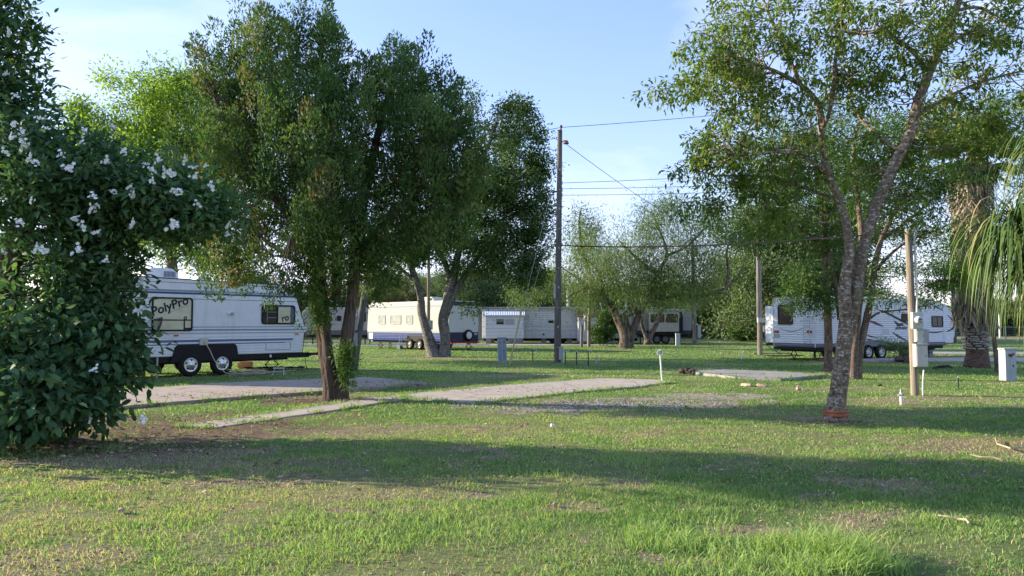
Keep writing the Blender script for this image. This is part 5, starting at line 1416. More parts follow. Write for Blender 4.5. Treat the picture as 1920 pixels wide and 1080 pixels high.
# bird emblem and lettering
def flat(pts_px, mat, name):
    us = [local_on(Ft, 1, -W2, *q) for q in pts_px]
    return MB().prism([(p.x, p.z) for p in us], -W2 + .001, -W2 - .009).build(name, mat, Ft)
flat([(1676, 600.5), (1681, 604), (1686, 606.5), (1691, 605.5), (1695, 607.5), (1692, 608.5), (1697, 611.8), (1690, 610.6), (1686, 612), (1680, 611.6), (1682, 609.5), (1679, 607)], SW, "bird_emblem")
q = local_on(Ft, 1, -W2, 1690, 615.4); text("JAYFLIGHT", "lettering", .155, SW, Ft, (q.x, -W2 - .006, q.z), RX, .002, .2, bold=.008, sx=1.05)
q = local_on(Ft, 0, xv, 1478, 566); RXm = Matrix.Rotation(R(-90), 4, 'Z') @ RX
text("JAYFLIGHT", "lettering", .16, gry_m, Ft, (xv - .006, q.y, q.z), RXm, .002, .2, bold=.004)
u0, u1, z0, z1 = rectF(1690, 1706, 588, 603); window(Ft, 'y', -W2, u0, u1, z0, z1, GLASSD, BLACK, .03, .05)
u0, u1, z0, z1 = rectF(1746.5, 1767.5, 592.5, 613); window(Ft, 'y', -W2, u0, u1, z0, z1, pm("grey green pane", (.10, .11, .09), .15), BLACK, .045, .06, ((u0 + u1) / 2,))
u0, u1, z0, z1 = rectF(1716, 1737, 571, 643.5)
dr_ = plate(Ft, 'y', -W2, u0, u1, z0 - .02, z1, "door", pm("door white", (.66, .68, .70), .35, .05), .03, .05)
window(dr_, 'y', -W2 - .03, u0 + .06, u0 + .36, z1 - .85, z1 - .18, pm("pale pane", (.45, .5, .55), .15), BLACK, .035, .05)
MB().box(u0 + .28, u0 + .31, -W2 - .08, -W2 - .03, z0 + .62, z0 + .95).build("handle", BLACK, dr_)
u0, u1, z0, z1 = rectF(1772, 1788, 627, 642.5); plate(Ft, 'y', -W2, u0, u1 - .03, z0, z1, "storage_hatch", WHITE, .014, .05)
u0, u1, z0, z1 = rectF(1543, 1556, 588, 636); plate(Ft, 'y', -W2, u0, u1, z0, z1, "storage_hatch", WHITE, .014, .03)
for py in (617.5, 621, 624.5): 
    u0, u1, z0, z1 = rectF(1653, 1667, py - .6, py + .6); plate(Ft, 'y', -W2, u0, u1, z0, z0 + .02, "vent_slot", gry_m, .01, .004)
q = local_on(Ft, 1, -W2, 1767, 600); MB().box(q.x + .05, q.x + .09, -W2 - .012, -W2 + .002, .75, zt2 - .1).build("panel_joint", WHITE, Ft)
# slide out room on the far side
q = local_on(Ft, 0, xr + .1, 1438, 610)
sl = MB().box(xr + .10, xr + 3.2, W2, W2 + .62, .72, zt - .35).build("slide_out", pm("slide out white", (.70, .72, .75), .4, .05), Ft, bevel=.02)
MB().box(xr + .14, xr + 3.1, W2 - .02, W2 + .6, .58, .70).build("slide_rail", BLACK, sl)
jack(Ft, xr + .35, -.95, .43, .34, RUST, 'y'); jack(Ft, xr + .35, .35, .43, .34, CHAS, 'y'); jack(Ft, xf - 1.5, -.8, .43, .34, CHAS)
mb = MB().box(xf - 1.35, xf - .95, -.7, -.35, 0, .20).box(xf - 1.35, xf - .95, -.7, -.35, .203, .40); mb.build("support_blocks", pm("grey block", (.30, .29, .28), .9, .3, 9), Ft)
MB().tube([(xr + .2, -.95, .5), (xr + .2, -.95, .12)], .05, 8).build("drain_pipe", BLACK, Ft)

# === B. blue and cream trailer =======================================================
TH = R(-43)
g = G(781, 655.5); inward = Vector((-math.sin(TH), math.cos(TH), 0))
Bt = empty("travel_trailer", Vector((g.x, g.y, 0)) + inward * 1.1, TH, "sunlit cream travel trailer with blue lower stripes and a spare wheel on its tail", "trailer")
W2 = 1.2
bl = (.035, .06, .19)
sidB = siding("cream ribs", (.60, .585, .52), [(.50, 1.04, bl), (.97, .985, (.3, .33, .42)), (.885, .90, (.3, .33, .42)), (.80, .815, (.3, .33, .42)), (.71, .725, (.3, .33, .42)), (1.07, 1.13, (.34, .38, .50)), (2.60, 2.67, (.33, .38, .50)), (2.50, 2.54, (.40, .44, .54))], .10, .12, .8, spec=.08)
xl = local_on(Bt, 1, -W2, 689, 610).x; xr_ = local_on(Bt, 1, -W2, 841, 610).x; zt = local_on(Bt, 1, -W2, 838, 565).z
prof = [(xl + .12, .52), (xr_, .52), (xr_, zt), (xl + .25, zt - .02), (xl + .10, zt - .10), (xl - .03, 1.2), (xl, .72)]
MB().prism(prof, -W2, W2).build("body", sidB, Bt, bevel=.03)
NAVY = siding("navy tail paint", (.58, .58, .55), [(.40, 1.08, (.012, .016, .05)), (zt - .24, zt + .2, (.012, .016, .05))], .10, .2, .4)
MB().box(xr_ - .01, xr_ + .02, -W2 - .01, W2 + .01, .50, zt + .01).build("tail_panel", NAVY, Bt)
MB().box(xl + .5, xr_ - .05, -W2 + .02, W2 - .02, zt, zt + .05).build("roof", WHITE, Bt)
MB().box(xl + .4, xr_ + .12, -1.05, -.93, .38, .515).box(xl + .4, xr_ + .12, .93, 1.05, .38, .515).build("chassis", CHAS, Bt); MB().box(xr_ + .12, xr_ + .2, -1.15, 1.15, .42, .50).build("bumper", RED, Bt)
def rectB(px0, px1, py0, py1):
    m_ = (px0 + px1) / 2; a = local_on(Bt, 1, -W2, px0, (py0 + py1) / 2); c = local_on(Bt, 1, -W2, px1, (py0 + py1) / 2)
    return a.x, c.x, local_on(Bt, 1, -W2, m_, py1).z, local_on(Bt, 1, -W2, m_, py0).z
AL = pm("aluminium frame", (.42, .42, .38), .4, .1)
for px0, px1, hb in ((710, 722.5, 0), (732, 752, 1), (762, 774, 1)):
    u0, u1, z0, z1 = rectB(px0, px1, 590.5, 608); window(Bt, 'y', -W2, u0, u1, z0, z1, GLASSL, AL, .045, .08, (), ((z0 + .4 * (z1 - z0)),) if hb else ())
u0, u1, z0, z1 = rectB(692, 699.5, 624, 635); plate(Bt, 'y', -W2, u0, u1, z0, z1, "storage_hatch", WHITE, .015, .02)
wa = [(-.98, .50), (-.86, .78), (-.6, .90), (.6, .90), (.86, .78), (.98, .50)]
MB().prism(wa, -W2 - .03, -W2 + .02).build("wheel_arch", BLACK, Bt, bevel=.02)
for x_ in (-.46, .46):
    wheel(Bt, x_, -W2 - .02, .34, pm("cream rim", (.66, .62, .5), .4, .1), -1, .2, 8); wheel(Bt, x_, W2 - .1, .34, WRIM, 1, .2, 8)
aircon(Bt, .2, 0, zt + .05, 1.1, .8, .30, pm("cream ac", (.62, .58, .47), .5))
q = local_on(Bt, 0, xr_ + .02, 877, 628.5)
sw_ = MB().lathe([(.001, .17), (.08, .175), (.16, .14), (.20, .17), (.22, .13)], (xr_, q.y, q.z), 'x', 26).build("spare_wheel", WRIM, Bt, smooth=True)
MB().lathe([(.215, .14), (.27, .17), (.33, .15), (.345, .09), (.33, .03), (.2, .02)], (xr_, q.y, q.z), 'x', 26).build("tyre", RUBBER, sw_, smooth=True)
mb = MB()
for k in range(8):
    a = k * math.pi / 4; mb.lathe([(.001, .165), (.022, .163)], (xr_, q.y + .12 * math.cos(a), q.z + .12 * math.sin(a)), 'x', 6)
mb.build("rim_holes", BLACK, sw_)
q = local_on(Bt, 0, xr_ + .02, 892, 626); plate(Bt, 'x+', xr_ + .02, q.y - .12, q.y + .12, q.z - .07, q.z + .07, "number_plate", gry_m, .01, .01)
for px in (850, 898):
    q = local_on(Bt, 0, xr_ + .02, px, 637.5); plate(Bt, 'x+', xr_ + .02, q.y - .08, q.y + .08, q.z - .03, q.z + .03, "tail_light", RED, .03, .02)
jack(Bt, xl + 1.1, -.95, .38, .5); jack(Bt, xl + 2.1, -.95, .38, .3, CHAS); jack(Bt, xr_ - .5, -.9, .38, .3); jack(Bt, xr_ - .35, .75, .38, .55, CHAS, 'y')
q = local_on(Bt, 1, -W2 - .3, 751, 640)
mb = MB()
for s_ in (-1, 1): mb.tube([(q.x + s_ * .05, -W2 - .25, 1.0), (q.x + s_ * .09, -W2 - .3, .5), (q.x + s_ * .25, -W2 - .35, .1)], .022, 5)
mb.box(q.x - .14, q.x + .14, -W2 - .45, -W2 - .25, .02, .25); mb.build("folded_step", pm("blue steel", (.05, .08, .18), .5), Bt)

# === C, E. far trailers ==============================================================
def far_trailer(px0, px1, Y, top, base_, label, wins, slide=None, body=(.42, .40, .37), low=(.10, .09, .09), wheels=(), rz=0.0, roofdark=True):
    x0 = P(px0, 608, Y).x; x1 = P(px1, 608, Y).x; zt_ = P(px0, top, Y).z; zb_ = P(px0, base_, Y).z
    root = empty("travel_trailer", (x0, Y, 0), rz, label, "trailer")
    L = x1 - x0
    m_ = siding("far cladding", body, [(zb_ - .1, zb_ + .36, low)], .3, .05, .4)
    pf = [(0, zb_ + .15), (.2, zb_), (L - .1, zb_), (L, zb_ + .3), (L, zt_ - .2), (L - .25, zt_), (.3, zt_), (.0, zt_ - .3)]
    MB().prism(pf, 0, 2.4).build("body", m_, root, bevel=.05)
    MB().box(.25, L - .2, .03, 2.37, zt_, zt_ + .06).build("roof", WHITE, root)
    mb = MB().box(.3, L - .3, .1, .25, zb_ - .16, zb_ - .005).box(.3, L - .3, 2.1, 2.25, zb_ - .16, zb_ - .005)
    mb.box(.5, L - .5, .3, 2.05, zb_ - .10, zb_ - .006).build("chassis", CHAS, root)
    def fx(px): return (px - px0) / (px1 - px0) * L
    for a, b_, c_, d_ in wins: window(root, 'y', 0, fx(a), fx(b_), P(px0, d_, Y).z, P(px0, c_, Y).z, GLASSD, BLACK, .06, .1)
    if slide:
        a, b_, c_, d_, wl, col_ = slide
        s_ = MB().box(fx(a), fx(b_), -.55, -.001, P(px0, d_, Y).z, P(px0, c_, Y).z).build("slide_out", pm("slide " + label[:9], col_, .5), root, bevel=.03)
        for e in wl: window(s_, 'y', -.55, fx(e[0]), fx(e[1]), P(px0, e[3], Y).z, P(px0, e[2], Y).z, GLASSD, BLACK, .05, .08, ((fx(e[0]) + fx(e[1])) / 2,))
        MB().box(fx(b_) - .28, fx(b_) + .02, -.56, .0, P(px0, d_, Y).z - .05, P(px0, c_, Y).z + .05).build("slide_edge", BLACK, s_)
    for wx, cov in wheels:
        t_ = wheel(root, fx(wx), -.05, .36, WRIM if not cov else pm("vinyl wheel cover", (.18, .16, .14), .8), -1, .2, 6, cov)
    for lx in (.8, L - .9):
        MB().tube([(lx, .2, zb_ - .1), (lx, .2, 0)], .05, 6).tube([(lx, 2.1, zb_ - .1), (lx, 2.1, 0)], .05, 6).build("leg", CHAS, root)
    return root
far_trailer(566, 706, 57, 578, 628, "dull beige fifth wheel trailer seen behind the juniper trunk", [(676, 686, 585, 603.5), (631, 640, 592, 602), (579, 592, 578.5, 583)], None, (.36, .34, .31), (.11, .095, .09), [(603, False)])
ft_ = far_trailer(1190, 1297, 59, 581, 628, "grey beige trailer with dark slide out windows behind the mesquite", [(1192, 1200, 590, 603)], (1216, 1277, 586, 622, [(1218, 1243, 589, 604.5), (1246, 1268, 589, 604.5)], (.46, .43, .37)), (.30, .30, .29), (.03, .03, .035), [(1231, True), (1247, True)])

# === D. old white mobile home, its annex and roof, and the shed ========================
YD = 60.0
k_ = YD / F
xD = lambda px: (px - 960) * k_
zD = lambda py: P(960, py, YD).z
MH = empty("mobile_home", (xD(904), YD, 0), 0, "long old white mobile home with stained horizontal siding and a low annex", "mobile home")
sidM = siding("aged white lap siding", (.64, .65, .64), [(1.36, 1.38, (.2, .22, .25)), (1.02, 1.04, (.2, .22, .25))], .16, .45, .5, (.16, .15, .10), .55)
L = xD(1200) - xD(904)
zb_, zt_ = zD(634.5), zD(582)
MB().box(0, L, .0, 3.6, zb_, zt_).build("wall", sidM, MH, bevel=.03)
MB().box(-.1, L + .1, -.1, 3.7, zt_ + .003, zt_ + .07).build("roof", pm("white metal roof edge", (.66, .66, .64), .5, .1, dirt=(.15, .13, .1)), MH)
CIN = pm("cinder block", (.26, .26, .25), .95, .3, 6)
for x_ in np.arange(.6, L, 2.1): MB().box(x_, x_ + .4, .2, .6, 0, zb_ - .003).build("foundation_pier", CIN, MH)
MB().box(.1, L - .1, .8, 3.3, zb_ - .22, zb_ - .003).build("underframe", CHAS, MH)
fx = lambda px: xD(px) - xD(904)
window(MH, 'y', 0, fx(1027), fx(1039), zD(606.5), zD(600), GLASSD, AL, .05, .02)
for px in (1037, 1055): wheel(MH, fx(px), .25, .33, CHAS, -1, .2, 6)
MB().box(fx(1018), fx(1020.5), -.04, .0, zD(629), zD(625)).build("outlet_box", BLACK, MH)
AX0, AX1 = fx(911), fx(981.5)
an_ = MB().box(AX0, AX1, -1.3, -.003, zD(634), zD(592)).build("annex_wall", siding("annex cladding", (.60, .62, .60), [(1.20, 1.22, (.25, .28, .3))], .3, .25, .5, (.2, .2, .14), .4), MH, bevel=.02)
rfm = siding("corrugated light blue metal", (.55, .62, .72), (), .14, .8, .35, axis=0)
MB().prism([(-1.42, zD(593)), (-1.42, zD(591)), (-.05, zD(583)), (-.05, zD(585))], AX0 - .12, AX1 + .12, 'x').build("annex_roof", rfm, MH)
window(an_, 'y', -1.3, fx(930.5), fx(946), zD(609), zD(598), GLASSD, AL, .05, .02, (), (zD(603.5), zD(601)))
window(an_, 'y', -1.3, fx(948), fx(964.5), zD(609), zD(598), pm("grey board pane", (.33, .35, .38), .5), AL, .04, .02)
for p0, p1 in ((AX0 + .05, AX0 + .45), (AX1 - 1.25, AX1 - .05), (AX0 + 1.1, AX0 + 1.5)): MB().box(p0, p1, -1.26, -.9, 0, zD(634) - .003).build("foundation_pier", CIN, MH)
MB().tube([(fx(1086), -.02, zt_ - .1), (fx(1086), -.02, zb_)], .03, 6).build("downpipe", WHITE, MH)
SH = empty("garden_shed", (xD(1081), YD - 1.9, 0), 0, "small pale grey shed with brown sloping roof beside the mobile home", "shed")
Ls = xD(1138) - xD(1081)
MB().box(0, Ls, 0, 1.85, .22, zD(595)).build("wall", siding("shed cladding", (.50, .51, .52), (), .6, .1, .5), SH, bevel=.02)
MB().prism([(-.12, zD(594.5)), (-.12, zD(593)), (1.86, zD(583.5)), (1.86, zD(594.5) + .02)], -.1, Ls + .1, 'x').build("roof", pm("brown roofing", (.17, .10, .065), .85, .25, 5), SH)
for p0 in (.1, Ls - .4): MB().box(p0, p0 + .3, .05, .4, 0, .217).build("foundation_pier", CIN, SH)
plate(SH, 'x-', 0, .5, 1.3, .35, 1.75, "door", WHITE, .02, .02)
# dark long roof behind
CP = empty("carport", (xD(880), YD + 6, 0), 0, "long low dark roof running behind the mobile home", "carport")
Lc = xD(1115) - xD(880); kk = (YD + 6) / YD
zc = P(960, 581, YD + 6).z
m_cr = pm("dark corrugated roof", (.075, .072, .075), .6, .3, 3)
MB().prism([(0, zc), (0, zc + .10), (2.2, zc + .32), (4.4, zc + .10), (4.4, zc)], 0, Lc * kk, 'x').build("roof", m_cr, CP)
for x_ in np.linspace(.3, Lc * kk - .3, 6): MB().box(x_, x_ + .1, .1, .2, 0, zc - .003).build("post", WHITE, CP)
MB().box(.1, Lc * kk - .1, 2.1, 2.2, .1, zc - .003).build("back_panel", pm("weathered panel", (.28, .28, .27), .8, .3), CP)

# ------------------------------------------------------------------ poles, wires, pedestals, small things on the lawn
WOODP = bark_mat("creosoted pole wood", (.075, .065, .058), (.20, .175, .155), stretch=.05, scale=30, bump=.4, bd=.01)
WOODL = bark_mat("new pole wood", (.20, .165, .125), (.34, .29, .225), stretch=.05, scale=26, bump=.4, bd=.01)
WOODG = bark_mat("grey pole wood", (.13, .11, .09), (.30, .27, .235), stretch=.05, scale=26, bump=.4, bd=.01)
BOXG = pm("grey meter cabinet", (.36, .38, .39), .5, .12, 4, dirt=(.2, .19, .16))
BOXP = pm("pale meter cabinet", (.52, .52, .46), .5, .1, 4, dirt=(.28, .26, .2))
PVC = pm("white pvc", (.74, .74, .71), .4, .06)
STEEL = pm("galvanised steel", (.36, .37, .38), .45, .2, 9, metal=.5)
WIRE = pm("black cable", (.012, .012, .014), .95)
def pole(name, label, base_px, top_px, Y, d0, d1, mat, cat="pole", group=None):
    b_ = P(base_px[0], base_px[1], Y); b_.z = 0; t_ = P(top_px[0], top_px[1], Y)
    root = empty(name, (b_.x, Y, 0), 0, label, cat, group)
    v = t_ - Vector((b_.x, Y, 0))
    n = 7; pts = [Vector((0, 0, -.2))] + [v * (i_ / n) for i_ in range(1, n + 1)]
    mb = MB().tube(pts, [d0 / 2] + [d0 / 2 + (d1 - d0) / 2 * i_ / n for i_ in range(1, n + 1)], 14)
    mb.build("post", mat, root, smooth=False)
    root['top'] = 0; del root['top']
    return root, v, Vector((b_.x, Y, 0))
def cab(root, x, y, z0, z1, w_, d_, mat, name="cabinet", lid=True):
    o = MB().box(x - w_ / 2, x + w_ / 2, y - d_, y, z0, z1).build(name, mat, root, bevel=.008)
    if lid:
        MB().box(x - w_ / 2 + .015, x + w_ / 2 - .015, y - d_ - .014, y - d_ - .001, z0 + .02, z1 - .02).build("door", mat, o, bevel=.004)
        MB().box(x - w_ / 2 - .01, x + w_ / 2 + .01, y - d_ - .03, y + .0, z1 + .001, z1 + .018).build("rain_lid", mat, o)
        MB().box(x + w_ * .28, x + w_ * .34, y - d_ - .024, y - d_ - .0135, (z0 + z1) / 2 - .03, (z0 + z1) / 2 + .03).build("latch", STEEL, o)
    return o
def meter(root, x, y, z, r_=.085, mat=BOXG):
    r_ *= .78
    b_ = MB().box(x - .12, x + .12, y - .10, y, z - .19, z + .17).build("meter_box", mat, root, bevel=.012)
    MB().lathe([(r_ * 1.1, -.10), (r_ * 1.1, -.14), (r_, -.145), (r_, -.17), (r_ * .85, -.19), (.001, -.195)], (x, y, z), 'y', 22).build("glass_dial", pm("meter glass", (.62, .64, .66), .08, .1), b_, smooth=True)
    mb = MB().box(x - .045, x + .045, y - .204, y - .194, z - .005, z + .015).box(x - .03, x + .03, y - .203, y - .193, z + .03, z + .04).box(x - .035, x + .035, y - .203, y - .193, z - .05, z - .038)
    mb.build("dial_marks", INK, b_)
    return b_
# tall utility pole
Yp = G(1045, 680).y
up, v, b0 = pole("utility_pole", "tall dark wooden power pole standing against open sky in the middle", (1045, 680), (1050, 244), Yp, .29, .19, WOODP)
zt_ = v.z
MB().tube([v + Vector((.03, 0, -.05)), v + Vector((.05, 0, .12))], .03, 8).tube([v + Vector((.05, 0, .1)), v + Vector((.05, 0, .2))], .05, 8).build("insulator", pm("brown glaze", (.08, .04, .03), .3), up)
lp = MB().tube([v + Vector((.08, 0, -.50)), v + Vector((.18, -.05, -.44)), v + Vector((.26, -.1, -.46))], .02, 6).build("lamp_arm", STEEL, up)
MB().lathe([(.001, .06), (.07, .04), (.10, -.02), (.12, -.09), (.001, -.10)], tuple(v + Vector((.24, -.1, -.50))), 'z', 14).build("lamp_head", pm("reddish lamp cap", (.17, .07, .06), .5), lp)
for py in (343, 354, 366, 458):
    q = P(1054, py, Yp) - b0; MB().tube([Vector((v.x * .7, 0, q.z)), Vector((q.x + .02, -.0, q.z))], .035, 6).tube([(q.x - .02, 0, q.z - .06), (q.x - .02, 0, q.z + .06)], .045, 8).build("insulator", BOXG, up)
MB().tube([Vector((v.x * .3 - .13, -.05, 2.6)), Vector((v.x * .3 - .13, -.05, 3.2))], .05, 8).build("junction_tube", STEEL, up)
mb = MB()
for k in range(10):
    z_ = .6 + k * .8; xx = v.x * z_ / zt_; mb.box(xx - .02, xx + .03, -.165 + .004 * k, -.13, z_, z_ + .05 + .04 * (k % 2))
mb.build("pole_tags", PVC if False else STEEL, up)
cab(up, .13, -.16, .12, .62, .16, .10, BOXG, "outlet_box", True); MB().tube([(.25, -.2, -.02), (.24, -.2, .60), (.1, -.2, .64)], .016, 6).build("conduit", PVC, up)

def wire(name, pts_, rad, label, mat=WIRE, sag=0.0, cat="wire", grp=None):
    out = []
    for i_ in range(len(pts_) - 1):
        for k in range(10):
            f = k / 10; p = pts_[i_].lerp(pts_[i_ + 1], f); p = p + Vector((0, 0, -sag * 4 * f * (1 - f))); out.append(p)
    out.append(pts_[-1])
    return tag(MB().tube(out, rad, 5).build(name, mat), label, cat, grp)
Yf = Yp + 14
wire("power_line", [P(700, 262, Yp), P(1052, 239, Yp), P(2050, 130, Yp + 2)], .011, "topmost thin power line crossing over the tall pole's tip", sag=.25)
wire("power_line", [P(1056, 343, Yp), P(2050, 262, Yp + 2)], .010, "upper one of three parallel lines leaving the tall pole rightwards", sag=.3, grp="parallel lines right of the tall pole")
wire("power_line", [P(1056, 354, Yp), P(2050, 296, Yp + 2)], .010, "middle one of three parallel lines leaving the tall pole rightwards", sag=.3, grp="parallel lines right of the tall pole")
wire("power_line", [P(1056, 366, Yp), P(2050, 312, Yp + 2)], .010, "lowest one of three parallel lines leaving the tall pole rightwards", sag=.3, grp="parallel lines right of the tall pole")
wire("service_wire", [P(1061, 270, Yp), P(1300, 430, 55)], .012, "thin wire slanting down right from the lamp of the tall pole", sag=.2)
YQ = G(1713, 740).y
qtop = P(1703, 434, YQ)
wire("service_cable", [P(1052, 460, Yp), qtop], .022, "thick black cable from the tall pole to the wooden meter pole", sag=.18)
wire("service_cable", [qtop, P(2050, 428, YQ + 2)], .012, "black cable running right from the wooden meter pole past the palm", sag=.05)
wire("guy_wire", [P(1047, 300, Yp), P(955, 684, Yp - .8)], .008, "left steel guy wire slanting down from the tall pole to the yellow guard", STEEL)
wire("guy_wire", [P(1044, 395, Yp), P(958, 684, Yp - .7)], .008, "right steel guy wire slanting down from the tall pole to the yellow guard", STEEL)
g0_ = P(955, 684, Yp - .75); g0_.z = 0
gg = MB().tube([P(979, 572, Yp - .85), P(956, 683, Yp - .92)], [.028, .032], 8).build("guy_guard", pm("faded yellow sleeve", (.42, .40, .17), .5, .2)); tag(gg, "slanting yellow guard sleeve on the guy wires left of the tall pole", "guy guard")

# meter pole at right
mp_, v, b0 = pole("meter_pole", "pale wooden pole with round meter and stacked cabinets in front of the silver white trailer", (1716, 740), (1703, 432), YQ, .175, .135, WOODL)
def at_pole(py): 
    z_ = P(1712, py, YQ).z; return v.x * z_ / v.z, z_
x_, z_ = at_pole(600); meter(mp_, x_ + .03, -.09, z_ - .0, .10, BOXP)
x_, z_ = at_pole(622); _, za = at_pole(641); cab(mp_, x_ + .07, -.09, za, at_pole(618)[1], .19, .10, BOXP, "breaker_box")
x_, _ = at_pole(668); cab(mp_, x_ + .06, -.09, at_pole(687)[1], at_pole(646)[1], .26, .14, BOXP, "cabinet")
MB().tube([(v.x * .95 + .09, -.07, v.z - .1), (v.x * .6 + .09, -.08, v.z * .6), (at_pole(585)[0] + .06, -.10, at_pole(588)[1])], .022, 8).tube([(v.x + .05, -.07, v.z - .02), (v.x + .09, -.07, v.z + .04), (v.x + .13, -.07, v.z - .06)], .03, 8).build("conduit", pm("conduit grey", (.55, .55, .52), .45), mp_)
MB().tube([(.10, -.12, -.03), (.11, -.12, .3), (x_ + .15, -.12, .55)], .016, 8).build("white_pipe", PVC, mp_)
x_, z_ = at_pole(600); MB().box(x_ + .16, x_ + .26, -.2, -.10, z_ - .5, z_ - .2).build("outlet_box", BOXG, mp_, bevel=.01)
# pole with meters behind the juniper
Yq = G(663, 693).y
ml, v, b0 = pole("meter_pole", "dark leaning pole with grey meter cabinets right behind the juniper trunk", (663, 693), (694, 480), Yq, .26, .20, WOODP)
def lp_(px, py): q = P(px, py, Yq) - b0; return q.x, q.z
x_, z_ = lp_(667, 592); meter(ml, x_, -.12, z_, .11, BOXG)
x0_, za = lp_(665, 619); _, zb2 = lp_(665, 604); cab(ml, x0_ + .03, -.12, za, zb2, .20, .11, BOXG, "breaker_box")
x0_, za = lp_(663, 653); _, zb2 = lp_(663, 625); cab(ml, x0_, -.12, za, zb2, .32, .16, BOXG, "cabinet")
MB().tube([(x0_ - .05, -.2, za), (x0_ - .08, -.2, za - .25), (x0_ - .05, -.16, 0)], .014, 6).build("cable", WIRE, ml)
# other poles
def simple_pole(bp, tp, d0, d1, mat, label, name="utility_pole", extra=None, grp=None):
    Y_ = G(*bp).y
    rt_, v_, b_ = pole(name, label, bp, tp, Y_, d0, d1, mat, "pole", grp)
    if extra: extra(rt_, v_, b_, Y_)
    return rt_
simple_pole((803, 659), (804, 470), .22, .17, WOODL, "sunlit wooden pole between the two trunks of the live oak", extra=lambda r_, v_, b_, Y_: cab(r_, .16, -.08, 1.25, 1.75, .2, .12, BOXG, "meter_box"))
def ex1(r_, v_, b_, Y_):
    cab(r_, -.20, -.06, 1.15, 1.75, .2, .14, BOXP, "breaker_box"); meter(r_, -.22, -.06, 2.05, .10, BOXP)
simple_pole((1104, 650), (1106, 515), .25, .19, WOODL, "orange brown sunlit pole with small boxes in front of the garden shed", extra=ex1)
simple_pole((1090, 651), (1091, 609), .20, .18, WOODG, "short brown post standing left of the orange brown pole", "fence_post")
def ex2(r_, v_, b_, Y_):
    q = P(1303, 470, Y_) - b_; MB().lathe([(.16, 0), (.16, .75), (.05, .85), (.001, .86)], (q.x, -.25, q.z - .4), 'z', 14).build("transformer", BOXG, r_)
    cab(r_, .3, -.05, .5, 1.5, .25, .15, BOXG, "meter_box")
simple_pole((1303, 646), (1298, 445), .34, .24, WOODG, "pale tall pole with transformer right of the dark windowed trailer", extra=ex2)
def ex3(r_, v_, b_, Y_):
    cab(r_, 0.0, -.13, P(1, 605, Y_).z, P(1, 596, Y_).z, .34, .16, BOXG, "outlet_box"); cab(r_, .22, -.02, P(1, 622, Y_).z, P(1, 611, Y_).z, .2, .15, BOXG, "breaker_box")
    MB().tube([(-.14, -.08, 1.7), (-.12, -.08, v_.z + .15)], .02, 6).build("conduit", STEEL, r_)
    MB().tube([(.2, -.1, 1.0), (.3, -.1, .5), (.9, -.1, .1), (1.7, .2, .03)], .018, 6).build("power_cord", pm("dark green cord", (.03, .06, .03), .6), r_)
simple_pole((1425, 665), (1423, 488), .27, .22, WOODG, "grey wooden pole with outlet boxes beside the silver trailer's slide out", extra=ex3)
simple_pole((1338, 632), (1342, 581), .24, .20, pm("white painted post", (.6, .58, .5), .7), "short pale leaning post in the far field left of the round shrubs", "marker_post")
def thin_far(px, Y_, top, d_, label, mat=WOODG):
    q = P(px, 608, Y_); rt_ = empty("far_pole", (q.x, Y_, 0), 0, label, "pole"); zt = P(px, top, Y_).z
    MB().tube([(0, 0, -.1), (0, 0, zt)], [d_ / 2, d_ / 2 * .8], 8).build("post", mat, rt_)
    MB().lathe([(d_ * .42, 0), (d_ * .5, .08), (.001, .12)], (0, 0, zt), 'z', 8).build("cap", STEEL, rt_)
thin_far(1065, 72, 540, .30, "pale far pole rising behind the mobile home right of the tall pole", WHITE)
thin_far(1127, 70, 568, .3, "short white far pole behind the garden shed", WHITE)
thin_far(1174, 74, 560, .25, "white far pole behind the mesquite fork", WHITE)
thin_far(1789, 62, 440, .34, "dark far pole behind the light green layered tree", WOODP)
thin_far(699, 70, 520, .28, "white far pole left of the cream trailer's roof", WHITE)
thin_far(1874, 86, 580, .2, "thin pale far pole right of the palm", WHITE)

# satellite dish by the near trailer
q = G(294, 709); ds = empty("satellite_dish", (q.x, q.y, 0), 0, "dark satellite dish on a steel post left of the near trailer's wheels", "satellite dish")
Yd = q.y; k_ = Yd / F
MB().tube([(0, 0, -.05), (0, 0, 1.35)], .032, 10).build("post", STEEL, ds)
dm = Matrix.Translation((.05, -.05, 1.42)) @ Matrix.Rotation(R(35), 4, 'Z') @ Matrix.Rotation(R(-62), 4, 'Y')
prf = [(.001, 0), (.12, .01), (.24, .045), (.33, .09), (.335, .10)]
mb = MB().lathe(prf, (0, 0, 0), 'z', 26).lathe([(a, b_ - .012) for a, b_ in prf], (0, 0, 0), 'z', 26)
mb.v = [tuple(dm @ Vector(p)) for p in mb.v]; mb.build("dish", pm("dark grey dish", (.075, .075, .08), .6, .25), ds, smooth=True)
e0 = dm @ Vector((.0, -.30, .06)); e1 = dm @ Vector((0, -.1, .46))
MB().tube([dm @ Vector((.33, 0, .09)), e1], .014, 6).tube([dm @ Vector((0, 0, -.02)), (0, 0, 1.34)], .03, 6).build("feed_arm", STEEL, ds)
mb = MB()
for s_ in (-.09, 0, .09): mb.tube([e1 + Vector((s_, -.03, 0)), e1 + Vector((s_, .06, -.02))], [.03, .036], 8)
mb.build("receiver_heads", PVC, ds)

